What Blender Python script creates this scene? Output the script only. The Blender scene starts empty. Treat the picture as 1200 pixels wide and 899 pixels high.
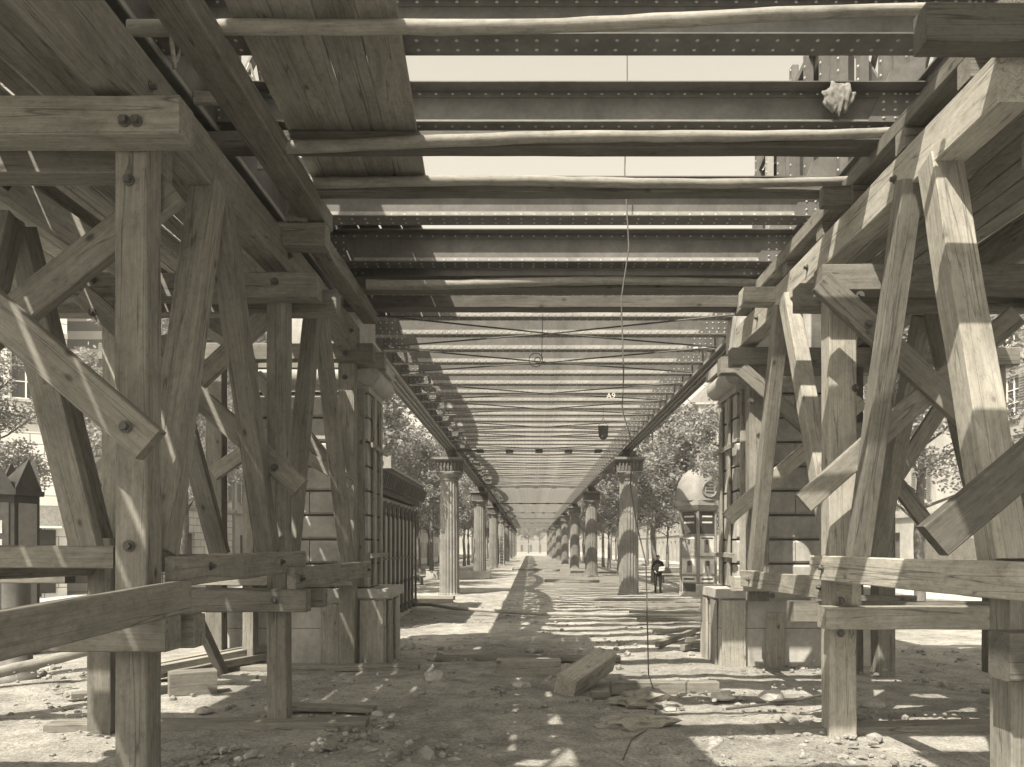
import bpy, bmesh, math, random
from mathutils import Vector, Matrix, noise
rnd = random.Random(7)
V = Vector
PI = math.pi
R = math.radians
sc = bpy.context.scene
C = sc.collection
# ------------------------------------------------------------------ camera
F = 930.0; VX = 621.0; VY = 641.0; EYE = 2.1      # focal length and vanishing point on a 1200 px wide plate
cam = bpy.data.cameras.new('camera'); camo = bpy.data.objects.new('camera', cam); C.objects.link(camo)
cam.sensor_width = 36; cam.lens = 36 * F / 1200
cam.shift_x = -(VX - 600) / 1200; cam.shift_y = (VY - 449.5) / 1200
cam.clip_start = .05; cam.clip_end = 4000
camo.location = (0, 0, EYE); camo.rotation_euler = (R(90), 0, 0)
sc.camera = camo

def at(px, py, Y):                                # where a point of the plate stands when it is Y metres off
    return V(((px - VX) / F * Y, Y, EYE - (py - VY) / F * Y))

# ------------------------------------------------------------------ light
SUN = V((-.43, -.60, 1.0)).normalized()
elev = math.asin(SUN.z); azim = math.atan2(SUN.x, SUN.y)
w = bpy.data.worlds.new('World'); sc.world = w; w.use_nodes = True
nt = w.node_tree; nt.nodes.clear()
sky = nt.nodes.new('ShaderNodeTexSky'); sky.sky_type = 'NISHITA'; sky.sun_disc = False
sky.sun_elevation = elev; sky.sun_rotation = azim; sky.dust_density = 3.0; sky.air_density = 1.0
bw = nt.nodes.new('ShaderNodeVectorMath'); bw.operation = 'DOT_PRODUCT'   # the plate's blue-sensitive response
bw.inputs[1].default_value = (.10, .25, .85); nt.links.new(sky.outputs[0], bw.inputs[0])
sep = nt.nodes.new('ShaderNodeVectorMath'); sep.operation = 'SCALE'
sep.inputs[0].default_value = (1, .918, .765); nt.links.new(bw.outputs['Value'], sep.inputs['Scale'])
bg = nt.nodes.new('ShaderNodeBackground'); bg.inputs[1].default_value = .118
nt.links.new(sep.outputs[0], bg.inputs[0])
wo = nt.nodes.new('ShaderNodeOutputWorld'); nt.links.new(bg.outputs[0], wo.inputs[0])
sl = bpy.data.lights.new('sun', 'SUN'); sl.energy = 4.5; sl.angle = R(.5); sl.color = (1, .905, .755)
so = bpy.data.objects.new('sun', sl); C.objects.link(so)
so.rotation_euler = (-SUN).to_track_quat('-Z', 'Y').to_euler(); so.location = (-10, -14, 30)
sc.view_settings.view_transform = 'Standard'; sc.view_settings.look = 'None'
sc.view_settings.gamma = 1; sc.view_settings.exposure = 1.14
sc.cycles.max_bounces = 7; sc.cycles.diffuse_bounces = 3; sc.cycles.glossy_bounces = 2; sc.cycles.transmission_bounces = 2; sc.cycles.volume_bounces = 0; sc.cycles.volume_step_rate = 10
sc.cycles.use_denoising = True

# ------------------------------------------------------------------ materials
TINT = (1, .995, .975)
def col(v): return (v * TINT[0], v * TINT[1], v * TINT[2], 1)
class NT:
    def __init__(s, name):
        s.m = bpy.data.materials.new(name); s.m.use_nodes = True; s.t = s.m.node_tree; s.n = s.t.nodes
        s.b = s.n['Principled BSDF']
    def node(s, typ, **kw):
        nd = s.n.new(typ)
        for k, v in kw.items():
            if k.startswith('i_'):
                nd.inputs[k[2:].replace('_', ' ')].default_value = v
            else: setattr(nd, k, v)
        return nd
    def l(s, a, b): s.t.links.new(a, b)
    def coords(s, scale, kind='Object', rand=False):
        tc = s.node('ShaderNodeTexCoord'); mp = s.node('ShaderNodeMapping'); mp.inputs['Scale'].default_value = scale
        s.l(tc.outputs[kind], mp.inputs['Vector'])
        if rand:
            oi = s.node('ShaderNodeObjectInfo'); cb = s.node('ShaderNodeVectorMath', operation='SCALE')
            cb.inputs[0].default_value = (37, 17, 23); s.l(oi.outputs['Random'], cb.inputs['Scale'])
            s.l(cb.outputs[0], mp.inputs['Location'])
        return mp.outputs[0]
    def noise(s, vec, scale, detail=6, rough=.6, dist=0):
        nd = s.node('ShaderNodeTexNoise'); nd.inputs['Scale'].default_value = scale
        nd.inputs['Detail'].default_value = detail; nd.inputs['Roughness'].default_value = rough
        nd.inputs['Distortion'].default_value = dist
        s.l(vec, nd.inputs['Vector']); return nd.outputs['Fac']
    def ramp(s, fac, stops):
        r = s.node('ShaderNodeValToRGB'); e = r.color_ramp.elements
        e[0].position = stops[0][0]; e[0].color = col(stops[0][1]); e[1].position = stops[-1][0]; e[1].color = col(stops[-1][1])
        for p, v in stops[1:-1]:
            x = e.new(p); x.color = col(v)
        s.l(fac, r.inputs[0]); return r.outputs[0]
    def mix(s, a, b, fac, mode='MIX'):
        mx = s.node('ShaderNodeMix', data_type='RGBA', blend_type=mode)
        if isinstance(fac, (int, float)): mx.inputs[0].default_value = fac
        else: s.l(fac, mx.inputs[0])
        s.l(a, mx.inputs[6])
        if isinstance(b, tuple): mx.inputs[7].default_value = b
        else: s.l(b, mx.inputs[7])
        return mx.outputs[2]
    def bump(s, h, strength, dist=.01):
        bp = s.node('ShaderNodeBump'); bp.inputs['Strength'].default_value = strength; bp.inputs['Distance'].default_value = dist
        s.l(h, bp.inputs['Height']); s.l(bp.outputs[0], s.b.inputs['Normal'])
    def done(s, c, rough=.8, spec=.3):
        s.l(c, s.b.inputs['Base Color']); s.b.inputs['Roughness'].default_value = rough
        s.b.inputs['Specular IOR Level'].default_value = spec
        return s.m

def wood(name, lo, hi, knots=True, rough=.75):
    s = NT(name)
    v = s.coords((.55, 10, 10), rand=True)
    g = s.noise(v, 2.2, 8, .65, .9)
    fine = s.noise(s.coords((1.2, 60, 60), rand=True), 2.0, 3, .6)
    big = s.noise(s.coords((1.0, 2.4, 2.4), rand=True), 1.3, 6, .7, .6)
    spot = s.noise(s.coords((5, 9, 9), rand=True), 2.5, 5, .75)
    md = (lo + hi) / 2
    c = s.ramp(g, [(.25, md - (md - lo) * .8), (.5, md), (.75, md + (hi - md) * .8)])
    c = s.mix(c, s.ramp(fine, [(.3, .62), (.6, 1.04)]), .5, 'MULTIPLY')
    c = s.mix(c, s.ramp(big, [(.28, .55), (.5, .9), (.68, 1.1)]), .9, 'MULTIPLY')
    c = s.mix(c, s.ramp(spot, [(.33, .6), (.5, 1.0), (.72, 1.12)]), .6, 'MULTIPLY')
    if knots:
        vo = s.node('ShaderNodeTexVoronoi'); vo.inputs['Scale'].default_value = 1.0
        s.l(s.coords((2.6, 4.5, 4.5), rand=True), vo.inputs['Vector'])
        sx_ = s.node('ShaderNodeSeparateXYZ'); s.l(vo.outputs['Color'], sx_.inputs[0])
        pick = s.node('ShaderNodeMath', operation='GREATER_THAN'); pick.inputs[1].default_value = .55; s.l(sx_.outputs[0], pick.inputs[0])
        km = s.node('ShaderNodeMath', operation='MULTIPLY'); km.inputs[1].default_value = .85; s.l(pick.outputs[0], km.inputs[0])
        c = s.mix(c, s.ramp(vo.outputs['Distance'], [(.03, .22), (.09, .45), (.12, .85), (.2, 1.0)]), km.outputs[0], 'MULTIPLY')
        # a few long drying cracks
        cr = s.noise(s.coords((.22, 7, 7), rand=True), 1.3, 2, .4)
        c = s.mix(c, s.ramp(cr, [(.488, 1.0), (.5, .2), (.512, 1.0)]), .7, 'MULTIPLY')
    oi = s.node('ShaderNodeObjectInfo')
    c = s.mix(c, s.ramp(oi.outputs['Random'], [(0, .74), (1, 1.08)]), 1.0, 'MULTIPLY')
    s.bump(fine, .35, .004)
    return s.done(c, rough)

def plain(name, lo, hi, scale=3, rough=.8, spec=.3, bump=0, metal=0):
    s = NT(name)
    g = s.noise(s.coords((1, 1, 1)), scale, 8, .65, .3)
    g2 = s.noise(s.coords((1, 1, 1)), scale * 9, 4, .6)
    c = s.ramp(g, [(.3, lo), (.7, hi)])
    c = s.mix(c, s.ramp(g2, [(.3, .75), (.65, 1.05)]), .6, 'MULTIPLY')
    g3 = s.noise(s.coords((1.6, 1.6, .5)), scale * .8, 7, .7, .8)
    c = s.mix(c, s.ramp(g3, [(.3, .62), (.52, .98), (.7, 1.06)]), .7, 'MULTIPLY')
    if bump: s.bump(g2, bump, .01)
    s.b.inputs['Metallic'].default_value = metal
    return s.done(c, rough, spec)

M = {}
M['timber'] = wood('timber_weathered', .175, .335)
M['timber_new'] = wood('timber_fresh', .30, .54)
M['board'] = wood('board_grey', .16, .30)
M['board_dark'] = wood('board_dirty', .22, .38)
M['log'] = wood('peeled_log', .25, .46, knots=False)
M['darkened'] = wood('darkened_plank', .10, .19)  # darker tone; on the near right brace it stands in for shade
M['guard'] = wood('guard_board', .26, .46)
M['iron'] = plain('painted_iron', .085, .15, 2.0, .55, .4, .1)
M['iron_light'] = plain('pale_lit_iron', .24, .35, 1.5, .6, .4, .1)  # paler tone; on the cross girder angles it paints in sunlight
M['iron_dark'] = plain('dark_iron', .07, .11, 4, .6, .4)
M['rivet'] = plain('rivet_head', .32, .5, 5, .5, .4)
M['castiron'] = plain('cast_iron_column', .16, .27, 1.3, .6, .35, .15)
M['castcap'] = plain('cast_iron_capital', .10, .18, 2.5, .6, .35, .15)
M['stone'] = plain('pale_stone', .32, .52, 1.4, .85, .2, .3)
M['stone_dark'] = plain('joint_stone', .10, .16, 2, .9, .2)
M['plaster'] = plain('plaster', .40, .54, .4, .9, .2)
M['plaster2'] = plain('stained_plaster', .30, .50, .5, .9, .2)
M['white'] = plain('white_canvas', .72, .82, 1, .9, .2)
M['zinc'] = plain('zinc_roof', .18, .26, 1, .6, .3)
M['shutter'] = plain('grey_shutter', .25, .33, 2, .8, .2)
M['glass'] = plain('window_glass', .04, .07, .8, .15, .5)
M['cloth'] = plain('dark_cloth', .022, .04, 9, .95, .1)
M['skin'] = plain('skin', .38, .45, 4, .6, .3)
M['hair'] = plain('grey_hair', .12, .2, 30, .9, .1)
M['rag'] = plain('rag_cloth', .14, .28, 9, .95, .1, .5)
M['bark'] = plain('bark', .10, .22, 5, .9, .2, .6)
M['kiosk'] = plain('kiosk_paint', .30, .40, 2, .6, .3)
M['kiosk_light'] = plain('kiosk_dome_zinc', .20, .30, 1.5, .6, .3)
M['kiosk_dark'] = plain('kiosk_dark_paint', .035, .06, 3, .5, .3)
M['paper'] = plain('poster_paper', .55, .70, 3, .8, .2)
M['ink'] = plain('printed_ink', .06, .10, 8, .8, .2)
M['ink_mid'] = plain('printed_halftone', .18, .34, 14, .8, .2)
M['chalk'] = plain('chalk', .75, .85, 20, .9, .1)
M['wire'] = plain('wire', .10, .15, 9, .5, .4)
M['asphalt'] = plain('pale_road', .42, .52, .6, .9, .2)

def ashlar():
    s = NT('ashlar_facade')
    tc = s.node('ShaderNodeTexCoord'); sp = s.node('ShaderNodeSeparateXYZ'); cb = s.node('ShaderNodeCombineXYZ')
    s.l(tc.outputs['Object'], sp.inputs[0]); s.l(sp.outputs['X'], cb.inputs['X']); s.l(sp.outputs['Z'], cb.inputs['Y'])
    br = s.node('ShaderNodeTexBrick'); br.inputs['Scale'].default_value = 1; br.inputs['Mortar Size'].default_value = .02
    br.inputs['Brick Width'].default_value = 1.0; br.inputs['Row Height'].default_value = .42
    br.inputs['Color1'].default_value = col(.66); br.inputs['Color2'].default_value = col(.74); br.inputs['Mortar'].default_value = col(.26)
    s.l(cb.outputs[0], br.inputs['Vector'])
    g = s.noise(s.coords((1, 1, 1)), .7, 8, .6)
    c = s.mix(br.outputs['Color'], s.ramp(g, [(.3, .78), (.7, 1.0)]), .8, 'MULTIPLY')
    return s.done(c, .9, .2)
M['ashlar'] = ashlar()

def leafmat(name, v):
    s = NT(name)
    g = s.noise(s.coords((1, 1, 1)), .9, 3, .5)
    c = s.ramp(g, [(.3, v * .7), (.7, v * 1.35)])
    s.done(c, .6, .3)
    tr = s.node('ShaderNodeBsdfTranslucent'); s.l(c, tr.inputs[0])
    mx = s.node('ShaderNodeMixShader'); mx.inputs[0].default_value = .35
    s.l(s.b.outputs[0], mx.inputs[1]); s.l(tr.outputs[0], mx.inputs[2]); s.l(mx.outputs[0], s.n['Material Output'].inputs[0])
    return s.m
M['leaf'] = leafmat('leaves', .26)

def earthmat():
    s = NT('earth')
    p = s.coords((1, 1, 1))
    big = s.noise(p, .35, 5, .6, .5); mid = s.noise(p, 2.3, 8, .7, .4); fine = s.noise(p, 26, 6, .75)
    c = s.ramp(big, [(.33, .34), (.66, .58)])
    c = s.mix(c, s.ramp(mid, [(.32, .5), (.6, 1.06)]), .85, 'MULTIPLY')
    c = s.mix(c, s.ramp(fine, [(.34, .38), (.6, 1.1)]), .8, 'MULTIPLY')
    vo = s.node('ShaderNodeTexVoronoi'); vo.inputs['Scale'].default_value = 9; s.l(p, vo.inputs['Vector'])
    c = s.mix(c, s.ramp(vo.outputs['Distance'], [(.08, 1.5), (.2, 1.0)]), .4, 'MULTIPLY')
    ad = s.node('ShaderNodeMath', operation='ADD'); s.l(mid, ad.inputs[0]); s.l(fine, ad.inputs[1])
    s.bump(ad.outputs[0], .9, .05)
    return s.done(c, .95, .15)
M['earth'] = earthmat(); M['clod'] = plain('dirt_clod', .12, .42, 3, .95, .1, .5)

# ------------------------------------------------------------------ mesh helpers
class MB:
    def __init__(s): s.v = []; s.f = []; s.m = []; s.mats = []; s.sm = []
    def mi(s, m):
        if m not in s.mats: s.mats.append(m)
        return s.mats.index(m)
    def add(s, vs, fs, m=None, smooth=False):
        o = len(s.v); s.v += [tuple(v) for v in vs]; k = s.mi(m) if m else 0
        for f in fs: s.f.append([o + i for i in f]); s.m.append(k); s.sm.append(smooth)
    def box(s, x0, x1, y0, y1, z0, z1, m=None):
        s.add([(x, y, z) for z in (z0, z1) for y in (y0, y1) for x in (x0, x1)],
              [(0, 2, 3, 1), (4, 5, 7, 6), (0, 1, 5, 4), (2, 6, 7, 3), (0, 4, 6, 2), (1, 3, 7, 5)], m)
    def bar(s, p0, p1, wy, wz, m=None, up=V((0, 0, 1))):
        p0, p1 = V(p0), V(p1); d = (p1 - p0).normalized(); a = up.cross(d)
        if a.length < 1e-4: a = V((0, 1, 0)).cross(d)
        a.normalize(); b = d.cross(a); vs = []
        for p in (p0, p1):
            for i, j in ((-1, -1), (1, -1), (1, 1), (-1, 1)): vs.append(p + a * (i * wy / 2) + b * (j * wz / 2))
        s.add(vs, [(0, 3, 2, 1), (4, 5, 6, 7), (0, 1, 5, 4), (1, 2, 6, 5), (2, 3, 7, 6), (3, 0, 4, 7)], m)
    def tube(s, pts, r, n=8, m=None, smooth=True, cap=True):
        pts = [V(p) for p in pts]; rs = r if isinstance(r, (list, tuple)) else [r] * len(pts); vs = []
        for i, p in enumerate(pts):
            d = (pts[min(i + 1, len(pts) - 1)] - pts[max(i - 1, 0)]).normalized()
            a = d.cross(V((0, 0, 1)));
            if a.length < .05: a = d.cross(V((0, 1, 0)))
            a.normalize(); b = d.cross(a)
            for k in range(n):
                t = 2 * PI * k / n; vs.append(p + (a * math.cos(t) + b * math.sin(t)) * rs[i])
        fs = [(i * n + k, i * n + (k + 1) % n, (i + 1) * n + (k + 1) % n, (i + 1) * n + k) for i in range(len(pts) - 1) for k in range(n)]
        s.add(vs, fs, m, smooth)
        if cap:
            s.add(vs[:n], [tuple(range(n))], m); s.add(vs[-n:], [tuple(reversed(range(n)))], m)
    def lathe(s, prof, n=24, c=(0, 0), m=None, smooth=True, flute=0, rot=0):
        vs = []
        for r, z in prof:
            for k in range(n):
                t = 2 * PI * k / n + rot; rr = r * (1 - flute * (k % 2)); vs.append((c[0] + rr * math.cos(t), c[1] + rr * math.sin(t), z))
        fs = [(i * n + k, i * n + (k + 1) % n, (i + 1) * n + (k + 1) % n, (i + 1) * n + k) for i in range(len(prof) - 1) for k in range(n)]
        s.add(vs, fs, m, smooth)
        s.add(vs[-n:], [tuple(range(n))], m); s.add(vs[:n], [tuple(reversed(range(n)))], m)
    def rivet(s, x, y, z, r, nrm, m=None):
        nrm = V(nrm); a = nrm.orthogonal().normalized(); b = nrm.cross(a); p = V((x, y, z)); vs = []
        for k in range(6):
            t = k * PI / 3; vs.append(p + (a * math.cos(t) + b * math.sin(t)) * r)
        for k in range(6):
            t = k * PI / 3; vs.append(p + nrm * r * .55 + (a * math.cos(t) + b * math.sin(t)) * r * .6)
        fs = [(k, (k + 1) % 6, 6 + (k + 1) % 6, 6 + k) for k in range(6)] + [tuple(range(6, 12))]
        s.add(vs, fs, m, True)
    def mesh(s, name, m=None):
        me = bpy.data.meshes.new(name); me.from_pydata([tuple(v) for v in s.v], [], s.f)
        mats = s.mats if s.mats else [m]
        for k in mats: me.materials.append(M[k] if isinstance(k, str) else k)
        me.polygons.foreach_set('material_index', s.m); me.polygons.foreach_set('use_smooth', s.sm); me.update()
        return me
    def build(s, name, m=None, parent=None, loc=(0, 0, 0)):
        if m and not s.mats: s.mats = [m]
        o = bpy.data.objects.new(name, s.mesh(name)); C.objects.link(o)
        o.location = V(loc) ; o.parent = parent
        return o

def tag(o, label=None, cat=None, group=None, kind=None):
    if label: o['label'] = label
    if cat: o['category'] = cat
    if group: o['group'] = group
    if kind: o['kind'] = kind
    return o
def thing(name, loc, label, cat, group=None, rz=0):
    o = bpy.data.objects.new(name, None); C.objects.link(o); o.location = loc; o.rotation_euler = (0, 0, rz)
    o.empty_display_size = .3
    return tag(o, label, cat, group)
def copy_tree(o, parent=None):
    c = o.copy(); C.objects.link(c); c.parent = parent
    for ch in list(kids.get(o.name, [])): register(copy_tree(ch, c), c)
    return c
kids = {}
def register(o, p): kids.setdefault(p.name, []).append(o); return o

def timber(name, p0, p1, wy, wz, mat='timber', parent=None, up=V((0, 0, 1)), loc0=V((0, 0, 0)), jit=.004, bev=.010, checks=0):
    """One squared balk: long axis along its own local X, slightly uneven arrises."""
    p0, p1 = V(p0), V(p1); L = (p1 - p0).length; d = (p1 - p0).normalized()
    a = up.cross(d)
    if a.length < 1e-3: a = V((1, 0, 0))
    a.normalize(); a = (a - d * a.dot(d)).normalized(); b = d.cross(a)
    n = max(2, int(L / .45)); ring = []
    h, k, c = wy / 2, wz / 2, min(bev, wy * .2, wz * .2)
    base = [(-h + c, -k), (h - c, -k), (h, -k + c), (h, k - c), (h - c, k), (-h + c, k), (-h, k - c), (-h, -k + c)]
    vs = []; fs = []
    lr = random.Random(int(abs(p0.x * 131 + p0.y * 71 + p1.z * 37) * 100))
    for i in range(n + 1):
        x = L * i / n; dy = lr.uniform(-jit, jit); dz = lr.uniform(-jit, jit)
        for (y, z) in base: vs.append((x, y + dy + lr.uniform(-1, 1) * jit * .5, z + dz + lr.uniform(-1, 1) * jit * .5))
    for i in range(n):
        for q in range(8): fs.append((i * 8 + q, i * 8 + (q + 1) % 8, (i + 1) * 8 + (q + 1) % 8, (i + 1) * 8 + q))
    fs.append(tuple(reversed(range(8)))); fs.append(tuple(range(n * 8, n * 8 + 8)))
    mb = MB(); mb.add(vs, fs, mat)
    o = bpy.data.objects.new(name, mb.mesh(name)); C.objects.link(o)
    rot = Matrix((d, a, b)).transposed().to_4x4()
    o.parent = parent
    o.matrix_local = Matrix.Translation(p0 - (parent.location if parent else V((0, 0, 0)))) @ rot
    return o

def roundlog(name, pts, r, mat='log', parent=None):
    """A peeled pole built along its own X so that the grain follows it; pts are world points."""
    pts = [V(p) for p in pts]; L = (pts[-1] - pts[0]).length; d = (pts[-1] - pts[0]).normalized()
    a = V((0, 0, 1)).cross(d).normalized(); b = d.cross(a)
    lr = random.Random(int(abs(pts[0].y * 991)))
    n = 26; ph = lr.uniform(0, 6); loc = []; rs = []
    def interp(t):
        s = t * (len(pts) - 1); i = min(int(s), len(pts) - 2); return pts[i].lerp(pts[i + 1], s - i)
    for i in range(n + 1):
        t = i / n; p = interp(t) - pts[0]
        loc.append(V((p.dot(d), p.dot(a) + .03 * math.sin(t * 5 + ph), p.dot(b) + .025 * math.sin(t * 7 + ph) + lr.uniform(-.004, .004))))
        rs.append(r * (1.12 - .25 * t) * lr.uniform(.94, 1.07))
    mb = MB(); mb.tube(loc, rs, 12, mat)
    o = bpy.data.objects.new(name, mb.mesh(name)); C.objects.link(o); o.parent = parent
    o.matrix_local = Matrix.Translation(pts[0]) @ Matrix((d, a, b)).transposed().to_4x4()
    return o

# ------------------------------------------------------------------ ground
HEAPS = [(-7.1, 11.6, .9, .32), (4.6, 12.4, .7, .28), (5.5, 11.8, .9, .2), (5.6, 9.9, .8, .16), (2.9, 13.2, .5, .14), (2.1, 10.6, .5, .12),
         (1.7, 9.6, .35, .1), (-2.2, 11.2, .8, .06), (-4.3, 12.3, 1.1, .14), (3.4, 10.9, .9, .1), (6.9, 9.6, .8, .18), (-5.8, 9.6, .8, .07), (.2, 11.6, .5, .06)]
def gz(x, y):
    if y > 60 or y < -10 or abs(x) > 16: return 0
    k = max(0, 1 - max(0, y - 18) / 30) * max(0, min(1, (16 - abs(x)) / 3))
    h = .055 * noise.noise((x * .45, y * .45, 1)) + .045 * noise.noise((x * 1.5, y * 1.5, 5)) + .038 * max(-.2, noise.noise((x * 4, y * 4, 9)))
    if y < 14: h += .030 * max(0, noise.noise((x * 9, y * 9, 2)) - .05)
    h *= .35 + .65 * k
    for hx, hy, hr, hh in HEAPS:
        q = ((x - hx) ** 2 + (y - hy) ** 2) / (hr * hr)
        if q < 4: h += hh * math.exp(-q * 1.6) * (1 + .5 * noise.noise((x * 4, y * 4, 3)))
    return h
def axis(lo, hi, bands):
    xs = []; x = lo
    while x < hi:
        xs.append(x); st = [b[2] for b in bands if b[0] <= x < b[1]][0]; x += st
    return xs + [hi]
gx = axis(-1500, 1500, [(-1500, -20, 370), (-20, -9, .5), (-9, 9, .11), (9, 20, .5), (20, 1600, 370)])
gx = sorted(set(gx + [-20, 20])); gy = axis(-400, 3000, [(-400, -1, 30), (-1, 5, .5), (5, 17, .085), (17, 30, .22), (30, 60, 1.0), (60, 200, 20), (200, 3100, 400)])
mb = MB(); mb.v = [(x, y, gz(x, y)) for y in gy for x in gx]; nx = len(gx)
mb.f = [[j * nx + i, j * nx + i + 1, (j + 1) * nx + i + 1, (j + 1) * nx + i] for j in range(len(gy) - 1) for i in range(nx - 1)]
mb.m = [0] * len(mb.f); mb.sm = [True] * len(mb.f); mb.mats = ['earth']
tag(mb.build('ground'), kind='structure')

for x0, x1 in ((-19, -12.4), (13.0, 20)):
    m2 = MB()
    ys = [8, 14, 20, 40, 80, 260]
    for a_, b_ in zip(ys[:-1], ys[1:]): m2.box(x0, x1, a_, b_, -.02, .10, 'asphalt')
    tag(m2.build('road'), kind='structure')
for x0, x1 in ((-12.4, -12.15), (12.75, 13.0)):
    m2 = MB(); m2.box(x0, x1, 8, 260, -.02, .17, 'stone'); tag(m2.build('kerb'), kind='structure')

# ------------------------------------------------------------------ timber trestles
CX = .40
def bolt(parent, p, n=(0, -1, 0), r=.035):
    mb = MB(); n = V(n); p = V(p) - parent.location
    mb.tube([p, p + n * .008], r * 1.3, 10, 'iron_dark', False); mb.tube([p + n * .008, p + n * .045], r * .8, 6, 'iron_dark', False)
    return mb.build('bolt', parent=parent)
def boltpx(parent, px, py, Y): return bolt(parent, at(px, py, Y))

LT = thing('timber_trestle', V((-4, 9.5, 0)), 'shaded timber trestle of heavy posts and raking struts on the left side', 'trestle', 'heavy timber trestles flanking the passage')
RT = thing('timber_trestle', V((4.6, 9.5, 0)), 'sunlit timber trestle with striped shadows on the right side', 'trestle', 'heavy timber trestles flanking the passage')

def vert(T, x0, x1, y0, y1, z0, z1, name='post', mat='timber'):
    return timber(name, (( x0 + x1) / 2, (y0 + y1) / 2, z0), ((x0 + x1) / 2, (y0 + y1) / 2, z1), x1 - x0, y1 - y0, mat, T, up=V((0, -1, 0)))
def cross(T, x0, x1, y0, y1, z0, z1, name='cross_beam', mat='timber'):
    return timber(name, (x0, (y0 + y1) / 2, (z0 + z1) / 2), (x1, (y0 + y1) / 2, (z0 + z1) / 2), y1 - y0, z1 - z0, mat, T)
def along(T, x0, x1, y0, y1, z0, z1, name='runner', mat='timber', z0b=None):
    zb = (z0 + z1) / 2
    return timber(name, ((x0 + x1) / 2, y0, zb), ((x0 + x1) / 2, y1, zb if z0b is None else z0b), x1 - x0, z1 - z0, mat, T)
def braceP(T, a, b, Y, wz, wy=.12, name='brace', mat='timber'):
    return timber(name, at(a[0], a[1], Y), at(b[0], b[1], Y), wy, wz, mat, T)

# --- left: three bents at 6.0, 9.35 and 13.7 m
vert(LT, -3.14, -2.90, 6.0, 6.25, -.15, 5.36)
vert(LT, -3.10, -2.865, 9.34, 9.56, -.1, 5.25)
vert(LT, -3.31, -3.03, 13.7, 13.95, -.1, 5.4)
vert(LT, -4.97, -4.70, 8.9, 9.15, -.1, 2.2)
vert(LT, -5.02, -4.77, 9.3, 9.55, 1.9, 5.2, mat='timber_new')
vert(LT, -5.50, -5.22, 13.45, 13.7, -.1, 5.3)
vert(LT, -4.93, -4.74, 13.6, 13.85, -.1, 5.3)
vert(LT, -5.1, -4.85, 6.02, 6.27, -.1, 5.3)
vert(LT, -6.9, -6.65, 9.34, 9.58, -.1, 5.2)
vert(LT, -7.2, -6.95, 13.6, 13.85, -.1, 5.2)
# upper cross beams, a pair clamping each bent
for (yf, xe, zt, x0) in ((5.72, -2.53, 5.36, -7.0), (9.07, -2.44, 5.24, -7.3), (13.42, -2.66, 5.55, -7.3)):
    cross(LT, x0, xe, yf, yf + .26, zt - .28, zt)
    cross(LT, x0, xe + .09 - (.5 if yf < 6 else 0), yf + .56, yf + .8, zt - .30, zt - .02)
cross(LT, -2.98, -2.42, 9.36, 9.62, 5.66, 5.94, 'bearing_block')
# lower rails of the bents
cross(LT, -6.6, -2.63, 5.72, 5.98, 1.34, 1.59, 'rail'); cross(LT, -6.4, -2.66, 6.27, 6.5, 1.30, 1.56, 'rail')
cross(LT, -4.15, -2.57, 9.1, 9.32, 1.35, 1.61, 'rail'); cross(LT, -4.3, -2.5, 9.58, 9.8, 1.37, 1.6, 'rail')
cross(LT, -7.2, -3.3, 6.28, 6.5, 1.93, 2.11, 'rail', 'board'); cross(LT, -7.2, -5.1, 8.7, 8.9, 1.70, 1.98, 'rail')
cross(LT, -5.7, -3.0, 13.4, 13.62, 1.45, 1.7, 'rail')
# long rails along the passage side
timber('rail', (-2.73, 3.2, 1.62), (-2.73, 6.22, 1.71), .16, .24, 'board', LT)
timber('rail', (-2.86, 6.3, 1.90), (-2.86, 10.0, 1.93), .08, .25, 'timber', LT)
timber('rail', (-2.77, 9.2, 1.73), (-2.77, 13.6, 1.72), .1, .26, 'timber', LT)
timber('rail', (-4.95, 6.3, 1.93), (-4.95, 13.6, 1.85), .1, .24, 'timber', LT)
# raking struts under the runner
def strut(T, x, y0, z0, y1, z1, wy, wz, mat='timber', x1=None):
    return timber('strut', (x, y0, z0), (x if x1 is None else x1, y1, z1), wy, wz, mat, T)
strut(LT, -3.02, 6.45, 2.05, 7.45, 5.5, .24, .26); strut(LT, -3.04, 9.2, 2.05, 7.75, 5.5, .22, .24)
strut(LT, -3.04, 10.0, 1.85, 11.15, 5.5, .2, .24); strut(LT, -3.02, 13.1, 1.85, 11.4, 5.5, .2, .24)
strut(LT, -4.95, 6.5, 2.0, 7.5, 5.2, .22, .24); strut(LT, -4.95, 9.2, 2.0, 7.7, 5.2, .22, .24)
# runners
along(LT, -3.2, -2.92, 2.6, 13.62, 5.42, 5.86, mat='timber')
along(LT, -2.72, -2.42, 4.2, 9.75, 5.96, 6.18, mat='board')
along(LT, -5.1, -4.86, 2.6, 13.6, 5.42, 5.8)
along(LT, -3.55, -3.35, 2.6, 13.6, 5.9, 6.12, mat='board_dark'); along(LT, -2.86, -2.62, 9.3, 13.6, 5.92, 6.14, mat='board')
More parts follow.
